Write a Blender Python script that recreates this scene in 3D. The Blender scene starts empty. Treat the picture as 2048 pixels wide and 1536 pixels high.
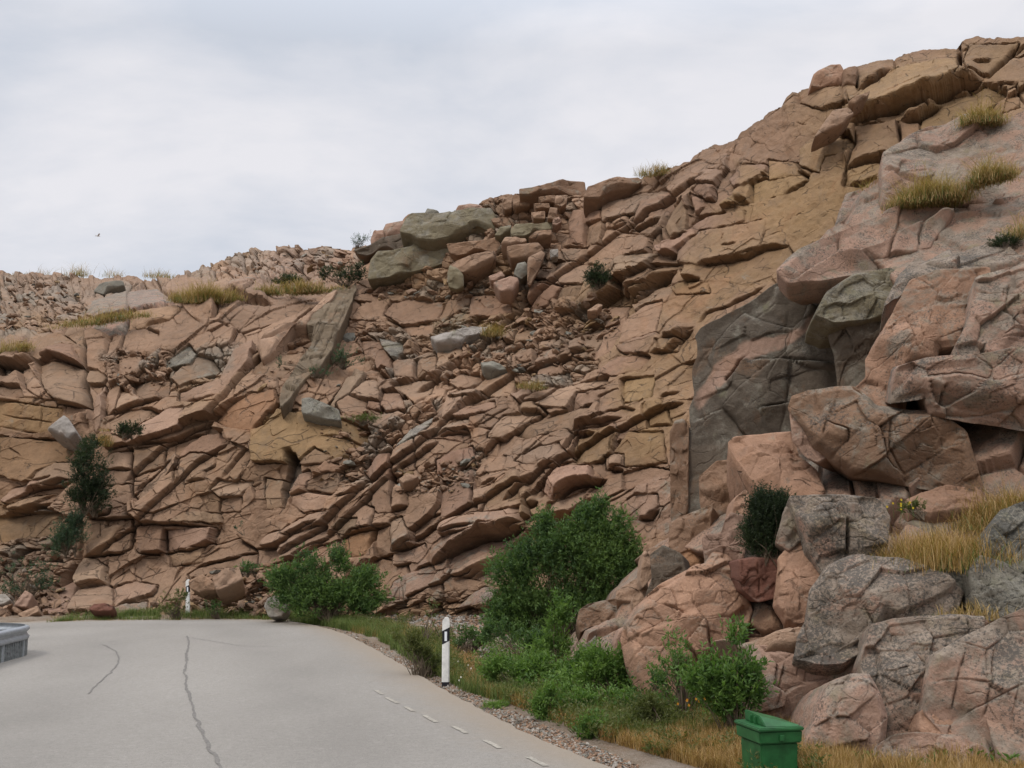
import bpy, bmesh, math, random
import numpy as np
from mathutils import Vector

# ------------------------------------------------------------------ camera, sky, sun, exposure
random.seed(7); RNG = np.random.default_rng(7)
SC = bpy.context.scene
COL = bpy.data.collections.new('place'); SC.collection.children.link(COL)
FPX = 2200.0; CAMZ = 1.9; PITCH = math.atan(308 / FPX)
cam_data = bpy.data.cameras.new('camera'); cam = bpy.data.objects.new('camera', cam_data)
SC.collection.objects.link(cam)
cam_data.sensor_width = 36.0; cam_data.lens = 36.0 * FPX / 2048.0
cam_data.clip_start = 0.1; cam_data.clip_end = 5000
cam.location = (0, 0, CAMZ); cam.rotation_euler = (math.pi / 2 + PITCH, 0, 0)
SC.camera = cam
SC.view_settings.view_transform = 'Standard'; SC.view_settings.look = 'None'
SC.view_settings.gamma = 1.0; SC.view_settings.use_curve_mapping = False
SC.view_settings.exposure = 0.0

SUN_EL, SUN_AZ = math.radians(52), math.radians(222)      # azimuth clockwise from +Y: behind and to the left
world = bpy.data.worlds.new('World'); SC.world = world; world.use_nodes = True
nt = world.node_tree; nt.nodes.clear()
def N(t, typ, **kw):
    n = t.nodes.new(typ)
    for k, v in kw.items(): setattr(n, k, v)
    return n
def mathn(t, op, a, b=None, clamp=False):
    n = N(t, 'ShaderNodeMath', operation=op); n.use_clamp = clamp
    for i, v in enumerate((a, b)):
        if v is None: continue
        if isinstance(v, (int, float)): n.inputs[i].default_value = v
        else: t.links.new(v, n.inputs[i])
    return n.outputs[0]
def mixc(t, fac, a, b, blend='MIX'):
    n = N(t, 'ShaderNodeMix', data_type='RGBA', blend_type=blend)
    for i, v in ((0, fac), (6, a), (7, b)):
        if isinstance(v, (int, float)): n.inputs[i].default_value = v
        elif isinstance(v, tuple): n.inputs[i].default_value = (*v[:3], 1)
        else: t.links.new(v, n.inputs[i])
    return n.outputs[2]
def mapr(t, v, a, b, c=0.0, d=1.0, smooth=False):
    n = N(t, 'ShaderNodeMapRange'); n.clamp = True
    if smooth: n.interpolation_type = 'SMOOTHSTEP'
    t.links.new(v, n.inputs[0])
    for i, x in enumerate((a, b, c, d)): n.inputs[i + 1].default_value = x
    return n.outputs[0]
def noise(t, vec, scale, detail=4, rough=0.55, dist=0.0, w=None):
    n = N(t, 'ShaderNodeTexNoise'); n.inputs['Scale'].default_value = scale
    n.inputs['Detail'].default_value = detail; n.inputs['Roughness'].default_value = rough
    n.inputs['Distortion'].default_value = dist
    t.links.new(vec, n.inputs['Vector']); return n.outputs[0]

tc = N(nt, 'ShaderNodeTexCoord'); sep = N(nt, 'ShaderNodeSeparateXYZ'); nt.links.new(tc.outputs['Generated'], sep.inputs[0])
sky = N(nt, 'ShaderNodeTexSky', sky_type='NISHITA'); sky.sun_disc = False
sky.sun_elevation = SUN_EL; sky.sun_rotation = SUN_AZ
zz = mathn(nt, 'ADD', mathn(nt, 'ABSOLUTE', sep.outputs[2]), 0.30)
cx = mathn(nt, 'DIVIDE', sep.outputs[0], zz); cy = mathn(nt, 'DIVIDE', sep.outputs[1], zz)
comb = N(nt, 'ShaderNodeCombineXYZ'); nt.links.new(cx, comb.inputs[0]); nt.links.new(cy, comb.inputs[1])
mp = N(nt, 'ShaderNodeMapping'); mp.inputs['Location'].default_value = (12.1, 3.3, 0); mp.inputs['Scale'].default_value = (.8, 1.15, 1)
nt.links.new(comb.outputs[0], mp.inputs[0])
c1 = noise(nt, mp.outputs[0], 1.15, 5, 0.5, 0.3)
c2 = noise(nt, mp.outputs[0], 3.2, 7, 0.55, 0.2)
cl = mathn(nt, 'ADD', mathn(nt, 'MULTIPLY', c1, 0.58), mathn(nt, 'MULTIPLY', c2, 0.42))
clf = mapr(nt, cl, 0.435, 0.575, 0, 1)
cloud = mixc(nt, clf, (6.3, 6.7, 7.5), (8.6, 8.5, 8.85))
# an overcast dome is brighter overhead than at the horizon
dome = mapr(nt, sep.outputs[2], 0.42, 1.0, 1.0, 3.3)
cloud = mixc(nt, 1.0, cloud, N(nt, 'ShaderNodeCombineColor').outputs[0], 'MULTIPLY')
mixnode = cloud.node; cc = N(nt, 'ShaderNodeCombineXYZ')
for i in range(3): nt.links.new(dome, cc.inputs[i])
nt.links.new(cc.outputs[0], mixnode.inputs[7])
full = mixc(nt, 0.93, sky.outputs[0], cloud)
bg = N(nt, 'ShaderNodeBackground'); bg.inputs[1].default_value = 0.10
nt.links.new(full, bg.inputs[0])
wo = N(nt, 'ShaderNodeOutputWorld'); nt.links.new(bg.outputs[0], wo.inputs[0])

sd = bpy.data.lights.new('sun', 'SUN'); sd.energy = 1.4; sd.angle = math.radians(11); sd.color = (1.0, 0.95, 0.88)
sun = bpy.data.objects.new('sun', sd); SC.collection.objects.link(sun)
sv = Vector((math.sin(SUN_AZ) * math.cos(SUN_EL), math.cos(SUN_AZ) * math.cos(SUN_EL), math.sin(SUN_EL)))
sun.rotation_euler = sv.to_track_quat('Z', 'Y').to_euler()

# ------------------------------------------------------------------ helpers
CP, SP = math.cos(PITCH), math.sin(PITCH)
def rays(px, py):
    """world direction with y = 1 for photograph pixels (2048 x 1536)"""
    px = np.asarray(px, float); py = np.asarray(py, float)
    vx = px - 1024; vz = 768 - py
    y = FPX * CP - vz * SP; z = FPX * SP + vz * CP
    return np.stack([vx / y, np.ones_like(y), z / y], -1)
def at(px, py, Y):
    d = rays(px, py); return d * np.asarray(Y, float)[..., None] + np.array([0, 0, CAMZ])
def on_ground(px, py, z=0.0):
    d = rays(px, py); t = (z - CAMZ) / d[..., 2]
    return d * t[..., None] + np.array([0, 0, CAMZ])

CROPS = dict(P=(0, 540, 4), Q=(512, 540, 4), R=(1024, 540, 4), S=(700, 340, 4), T=(0, 880, 4), U=(512, 880, 4), V=(900, 820, 4),
             W=(1100, 300, 4), X=(1536, 60, 4), Y=(1130, 1100, 4), E=(1248, 50, 2.56), F=(1248, 550, 2.56), G=(1248, 936, 2.56), Z=(0, 0, 1))
def pts(c, s):
    a = np.array([[float(v) for v in q.split(',')] for q in s.split()])
    x, y, k = CROPS[c]
    return np.stack([x + a[:, 0] / k, y + a[:, 1] / k], -1)

def hash3(ix, iy, iz, seed=0):
    h = (ix.astype(np.int64) * 374761393 + iy.astype(np.int64) * 668265263 + iz.astype(np.int64) * 2147483647 + seed * 974634777) & 0xFFFFFFFF
    h = ((h ^ (h >> 13)) * 1274126177) & 0xFFFFFFFF
    h = ((h ^ (h >> 16)) * 2246822519) & 0xFFFFFFFF
    return ((h ^ (h >> 15)) & 0xFFFFFF) / float(0xFFFFFF)
def vnoise(p, seed=0):
    i = np.floor(p).astype(np.int64); f = p - i; u = f * f * (3 - 2 * f)
    r = 0
    for dx in (0, 1):
        wx = u[..., 0] if dx else 1 - u[..., 0]
        for dy in (0, 1):
            wy = u[..., 1] if dy else 1 - u[..., 1]
            for dz in (0, 1):
                wz = u[..., 2] if dz else 1 - u[..., 2]
                r = r + wx * wy * wz * hash3(i[..., 0] + dx, i[..., 1] + dy, i[..., 2] + dz, seed)
    return r * 2 - 1
def fbm(p, octv=4, seed=0, gain=0.5):
    a = 1.0; s = 0; t = 0
    for o in range(octv):
        s = s + a * vnoise(p * (2.03 ** o) + 17.3 * o, seed + o); t += a; a *= gain
    return s / t
def p3(x, y, z=0.0): return np.stack([x, y, np.full_like(x, z)], -1)
def sstep(a, b, x):
    t = np.clip((x - a) / (b - a), 0, 1); return t * t * (3 - 2 * t)
def in_poly(poly, x, y):
    c = np.zeros(x.shape, bool); n = len(poly)
    for i in range(n):
        x1, y1 = poly[i]; x2, y2 = poly[(i + 1) % n]
        m = ((y1 > y) != (y2 > y)) & (x < (x2 - x1) * (y - y1) / ((y2 - y1) if y2 != y1 else 1e-9) + x1)
        c ^= m
    return c
def seg_dist(poly, x, y, closed=True):
    """distance, side sign (positive above a left-to-right line), arclength"""
    n = len(poly); best = np.full(x.shape, 1e9); sgn = np.zeros(x.shape); arc = np.zeros(x.shape); L = 0.0
    for i in range(n if closed else n - 1):
        a = poly[i]; b = poly[(i + 1) % n]; v = b - a; l = math.hypot(*v) + 1e-9
        t = np.clip(((x - a[0]) * v[0] + (y - a[1]) * v[1]) / l / l, 0, 1)
        dx = x - a[0] - t * v[0]; dy = y - a[1] - t * v[1]; d = np.hypot(dx, dy)
        m = d < best
        best = np.where(m, d, best); sgn = np.where(m, np.sign(v[1] * (x - a[0]) - v[0] * (y - a[1])), sgn); arc = np.where(m, L + t * l, arc)
        L += l
    return best, sgn, arc, L
def blur(a, r):
    if r <= 0: return a
    k = np.exp(-0.5 * (np.arange(-int(3 * r) - 0, int(3 * r) + 1) / r) ** 2); k /= k.sum(); m = len(k) // 2
    for ax in (0, 1):
        pad = [(0, 0), (0, 0)]; pad[ax] = (m, m); b = np.pad(a, pad, mode='edge'); o = np.zeros_like(a)
        for j, w in enumerate(k):
            sl = [slice(None), slice(None)]; sl[ax] = slice(j, j + a.shape[ax]); o += w * b[tuple(sl)]
        a = o
    return a

def mesh_from(name, V, faces, mat, smooth=True, col=None, parent=None, center=False, quads=True):
    """V (n,3); faces int array (m,3|4)"""
    V = np.asarray(V, np.float64); loc = np.zeros(3)
    if center:
        loc = V.mean(0); loc[2] = V[:, 2].min(); V = V - loc
    faces = np.asarray(faces, np.int32); m, k = faces.shape
    me = bpy.data.meshes.new(name)
    me.vertices.add(len(V)); me.vertices.foreach_set('co', V.astype(np.float32).ravel())
    me.loops.add(m * k); me.loops.foreach_set('vertex_index', faces.ravel())
    me.polygons.add(m); me.polygons.foreach_set('loop_start', np.arange(0, m * k, k, dtype=np.int32))
    me.polygons.foreach_set('use_smooth', np.full(m, smooth))
    me.update(calc_edges=True)
    if col is not None:
        at_ = me.color_attributes.new('col', 'FLOAT_COLOR', 'POINT')
        c = np.ones((len(V), 4), np.float32); c[:, :col.shape[1]] = col
        at_.data.foreach_set('color', c.ravel())
    if mat: me.materials.append(mat)
    o = bpy.data.objects.new(name, me); COL.objects.link(o); o.location = loc
    if parent: o.parent = parent
    return o
def tag(o, label=None, cat=None, group=None, kind=None):
    if label: o['label'] = label
    if cat: o['category'] = cat
    if group: o['group'] = group
    if kind: o['kind'] = kind
    return o
def empty(name, loc, rz=0.0):
    o = bpy.data.objects.new(name, None); COL.objects.link(o); o.location = loc; o.rotation_euler = (0, 0, rz); o.empty_display_size = 0.2
    return o

# ------------------------------------------------------------------ materials
def newmat(name):
    m = bpy.data.materials.new(name); m.use_nodes = True; t = m.node_tree
    b = t.nodes['Principled BSDF']; b.inputs['Specular IOR Level'].default_value = 0.25
    return m, t, b
def rock_material():
    """per-vertex rock colour (rgb) and lichen cover (alpha) times grain, streaks, speckle and bump"""
    m, t, b = newmat('rock')
    a = N(t, 'ShaderNodeAttribute', attribute_name='col'); g = N(t, 'ShaderNodeNewGeometry'); pos = g.outputs['Position']
    nz = N(t, 'ShaderNodeSeparateXYZ'); t.links.new(g.outputs['Normal'], nz.inputs[0])
    big = noise(t, pos, 0.7, 5, 0.6); mid = noise(t, pos, 4.5, 6, 0.65); fine = noise(t, pos, 42, 5, 0.7)
    k = mathn(t, 'ADD', mathn(t, 'MULTIPLY', mapr(t, big, .3, .7), 0.22), 0.68)
    k = mathn(t, 'MULTIPLY', k, mathn(t, 'ADD', mathn(t, 'MULTIPLY', mapr(t, mid, .25, .75), 0.34), 0.82))
    k = mathn(t, 'MULTIPLY', k, mathn(t, 'ADD', mathn(t, 'MULTIPLY', mapr(t, fine, .25, .75), 0.30), 0.85))
    kk = N(t, 'ShaderNodeCombineXYZ')
    for i in range(3): t.links.new(k, kk.inputs[i])
    c = mixc(t, 1.0, a.outputs['Color'], kk.outputs[0], 'MULTIPLY')
    # rusty bloom
    r = mapr(t, noise(t, pos, 1.3, 5, 0.62, 0.6), .56, .72, 0, 0.34)
    c = mixc(t, r, c, (0.25, 0.125, 0.06))
    # vertical water streaks
    mpn = N(t, 'ShaderNodeMapping'); mpn.inputs['Scale'].default_value = (3.2, 3.2, 0.35); t.links.new(pos, mpn.inputs[0])
    st = mapr(t, noise(t, mpn.outputs[0], 1.0, 4, 0.6), .55, .75, 0, 0.30)
    c = mixc(t, st, c, (0.12, 0.095, 0.075))
    # hairline joints, broken off here and there
    wp = N(t, 'ShaderNodeVectorMath', operation='MULTIPLY_ADD'); nzz = N(t, 'ShaderNodeTexNoise'); nzz.inputs['Scale'].default_value = 1.4; nzz.inputs['Detail'].default_value = 3; t.links.new(pos, nzz.inputs['Vector'])
    t.links.new(nzz.outputs['Color'], wp.inputs[0]); wp.inputs[1].default_value = (.55, .55, .55); t.links.new(pos, wp.inputs[2])
    crk = None
    for sc_, wd_, lo, rot in ((.62, .016, .48, .5), (1.7, .013, .54, -.4)):
        mq = N(t, 'ShaderNodeMapping'); mq.inputs['Rotation'].default_value = (.2, rot, .3); mq.inputs['Scale'].default_value = (.75, 1, 1.5); t.links.new(wp.outputs[0], mq.inputs[0])
        vo = N(t, 'ShaderNodeTexVoronoi', feature='DISTANCE_TO_EDGE'); vo.inputs['Scale'].default_value = sc_; t.links.new(mq.outputs[0], vo.inputs['Vector'])
        q_ = mathn(t, 'MULTIPLY', mapr(t, vo.outputs['Distance'], wd_ * sc_ * .35, wd_ * sc_, 1, 0), mapr(t, noise(t, pos, sc_ * 1.3, 3, .6), lo, lo + .06))
        crk = q_ if crk is None else mathn(t, 'MAXIMUM', crk, q_)
    crk = mathn(t, 'MULTIPLY', crk, mapr(t, a.outputs['Alpha'], .04, .25, 1, .3))
    c = mixc(t, mathn(t, 'MULTIPLY', crk, .6), c, (.045, .03, .02))
    # lichen: grey crust and black and green speckle, thicker on faces turned to the sky
    up = mapr(t, nz.outputs[2], -0.2, 0.8, -0.10, 0.14)
    al = mathn(t, 'ADD', a.outputs['Alpha'], mathn(t, 'MULTIPLY', up, mapr(t, a.outputs['Alpha'], 0.02, .3)))
    l1 = noise(t, pos, 1.9, 8, 0.72, 0.5)
    msk = mapr(t, mathn(t, 'SUBTRACT', mathn(t, 'ADD', l1, mathn(t, 'MULTIPLY', al, 0.36)), 0.63), 0, 0.10, 0, 0.68)
    l2 = noise(t, pos, 6, 6, 0.7)
    gl = mixc(t, mapr(t, l2, .4, .6), (0.132, 0.120, 0.094), (0.245, 0.218, 0.172))
    gl = mixc(t, mapr(t, noise(t, pos, 3.1, 4, 0.6), .55, .7, 0, .6), gl, (0.155, 0.15, 0.07))
    c = mixc(t, msk, c, gl)
    sp = noise(t, pos, 34, 4, 0.75)
    pat = noise(t, pos, 2.6, 4, 0.6)
    ms = mapr(t, mathn(t, 'ADD', mathn(t, 'ADD', sp, mathn(t, 'MULTIPLY', pat, 0.5)), mathn(t, 'MULTIPLY', al, 0.30)), 0.93, 1.02, 0, .72)
    ms = mathn(t, 'MULTIPLY', ms, mapr(t, a.outputs['Alpha'], 0.05, .35))
    c = mixc(t, ms, c, (0.045, 0.044, 0.04))
    t.links.new(c, b.inputs['Base Color']); b.inputs['Roughness'].default_value = 0.93
    h = mathn(t, 'ADD', mathn(t, 'MULTIPLY', mid, 0.22), mathn(t, 'MULTIPLY', fine, 0.14))
    h = mathn(t, 'SUBTRACT', h, mathn(t, 'MULTIPLY', crk, 0.3))
    h = mathn(t, 'ADD', h, mathn(t, 'MULTIPLY', noise(t, pos, 14, 5, 0.7), 0.22))
    bp = N(t, 'ShaderNodeBump'); bp.inputs['Strength'].default_value = 0.9; bp.inputs['Distance'].default_value = 0.10
    t.links.new(h, bp.inputs['Height']); t.links.new(bp.outputs[0], b.inputs['Normal'])
    return m
ROCK = rock_material()
def leaf_material(name, trans=0.35, rough=0.5, tone=(.84, .76, .80)):
    m, t, b = newmat(name); a = N(t, 'ShaderNodeAttribute', attribute_name='col'); ac = mixc(t, 1.0, a.outputs['Color'], tone, 'MULTIPLY')
    t.links.new(ac, b.inputs['Base Color']); b.inputs['Roughness'].default_value = rough
    tr = N(t, 'ShaderNodeBsdfTranslucent'); mx = N(t, 'ShaderNodeMixShader'); mx.inputs[0].default_value = trans
    br = mixc(t, 1.0, ac, (1.3, 1.5, 0.7), 'MULTIPLY'); t.links.new(br, tr.inputs[0])
    t.links.new(b.outputs[0], mx.inputs[1]); t.links.new(tr.outputs[0], mx.inputs[2])
    t.links.new(mx.outputs[0], t.nodes['Material Output'].inputs[0]); return m
LEAF = leaf_material('leaf'); GRASS = leaf_material('grass_blade', 0.25, 0.7, (.74, .72, .76))
def plain(name, colr, rough=0.6, metal=0.0, var=0.12, scale=8.0, bump=0.0):
    m, t, b = newmat(name); g = N(t, 'ShaderNodeNewGeometry')
    n_ = noise(t, g.outputs['Position'], scale, 5, 0.65)
    dark = tuple(v * (1 - 2 * var) for v in colr); lite = tuple(min(1, v * (1 + var)) for v in colr)
    t.links.new(mixc(t, mapr(t, n_, .3, .7), dark, lite), b.inputs['Base Color'])
    b.inputs['Roughness'].default_value = rough; b.inputs['Metallic'].default_value = metal
    if bump:
        bp = N(t, 'ShaderNodeBump'); bp.inputs['Distance'].default_value = bump; t.links.new(n_, bp.inputs['Height']); t.links.new(bp.outputs[0], b.inputs['Normal'])
    return m
BARK = plain('bark', (0.12, 0.09, 0.06), 0.9, var=.25)

# rock colours (linear albedo)
C0 = np.array([.292, .181, .113]); TINT = dict(
    n=C0, o=np.array([.30, .188, .092]), r=np.array([.32, .172, .09]), g=np.array([.21, .175, .11]), G=np.array([.225, .208, .168]),
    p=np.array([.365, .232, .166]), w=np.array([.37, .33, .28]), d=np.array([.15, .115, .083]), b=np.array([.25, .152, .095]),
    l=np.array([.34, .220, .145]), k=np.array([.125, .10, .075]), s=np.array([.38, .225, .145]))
# ------------------------------------------------------------------ the cut rock face: survey of its blocks and joints
DEPTH = {-800: [(1300, 27), (1000, 31), (700, 35), (640, 41), (590, 52)], 3300: [(1200, 16), (700, 19), (400, 21), (200, 22.5), (80, 24)], -160: [(1260, 27), (1000, 31), (700, 36), (640, 42), (560, 60), (540, 66)],
    0: [(1245, 27), (1150, 30.5), (1000, 32), (800, 33), (700, 36), (640, 42), (575, 58), (545, 66)],
    200: [(1240, 27), (1150, 29), (1000, 30), (800, 32), (680, 35), (600, 38), (560, 56), (545, 62)],
    400: [(1235, 27.5), (1150, 29), (1000, 30), (850, 31.5), (700, 34), (610, 36.5), (570, 48), (510, 60)],
    600: [(1220, 27), (1100, 28.5), (900, 30), (780, 31.5), (700, 34), (590, 37.5), (540, 47), (500, 54)],
    700: [(1200, 27), (900, 29.5), (800, 31.5), (700, 35), (600, 37), (520, 39.5), (490, 42)],
    900: [(1190, 26), (1000, 27.8), (850, 29.7), (750, 31.7), (650, 34), (600, 35), (500, 36.3), (420, 38)],
    1050: [(1180, 25), (1000, 27), (850, 28.7), (750, 30.5), (650, 33), (500, 34.8), (390, 37)],
    1200: [(1150, 25), (1000, 26.2), (850, 27.8), (700, 29.8), (600, 31.5), (450, 33.2), (360, 35)],
    1400: [(1150, 24), (1000, 25), (800, 26.6), (600, 28.6), (400, 31), (290, 34)],
    1650: [(1100, 22), (900, 24), (700, 25.5), (500, 27.2), (350, 28.4), (200, 30), (140, 31.5)],
    2048: [(1100, 20), (700, 23), (400, 25), (200, 27.2), (80, 29)], 2230: [(1100, 19.5), (700, 22.5), (400, 24.5), (200, 26.6), (80, 28.5)]}
SKYLINE = pts('Z', "-800,590 -160,560 0,549 60,548 150,552 270,548 285,556 355,554 400,536 480,506 500,500 560,500 640,495 700,493 720,490 738,484 745,472 768,460 776,449 800,446 815,428 850,424 900,426 915,412 955,410 965,400 1000,390 1040,388 1100,388 1165,390 1172,396 1180,375 1200,366 1275,355 1290,350 1350,331 1380,325 1390,311 1410,300 1425,291 1445,290 1470,280 1480,266 1520,241 1540,230 1568,215 1580,196 1597,182 1625,174 1686,170 1692,140 1711,132 1788,114 1796,106 1840,98 1900,96 1921,92 1932,85 1958,77 1972,80 2000,80 2048,77 2230,66 2700,70 3300,120")
BOTTOM = pts('Z', "-800,1300 -160,1290 100,1266 600,1268 800,1262 1000,1275 1200,1310 1400,1350 2230,1350 3300,1500")
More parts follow.
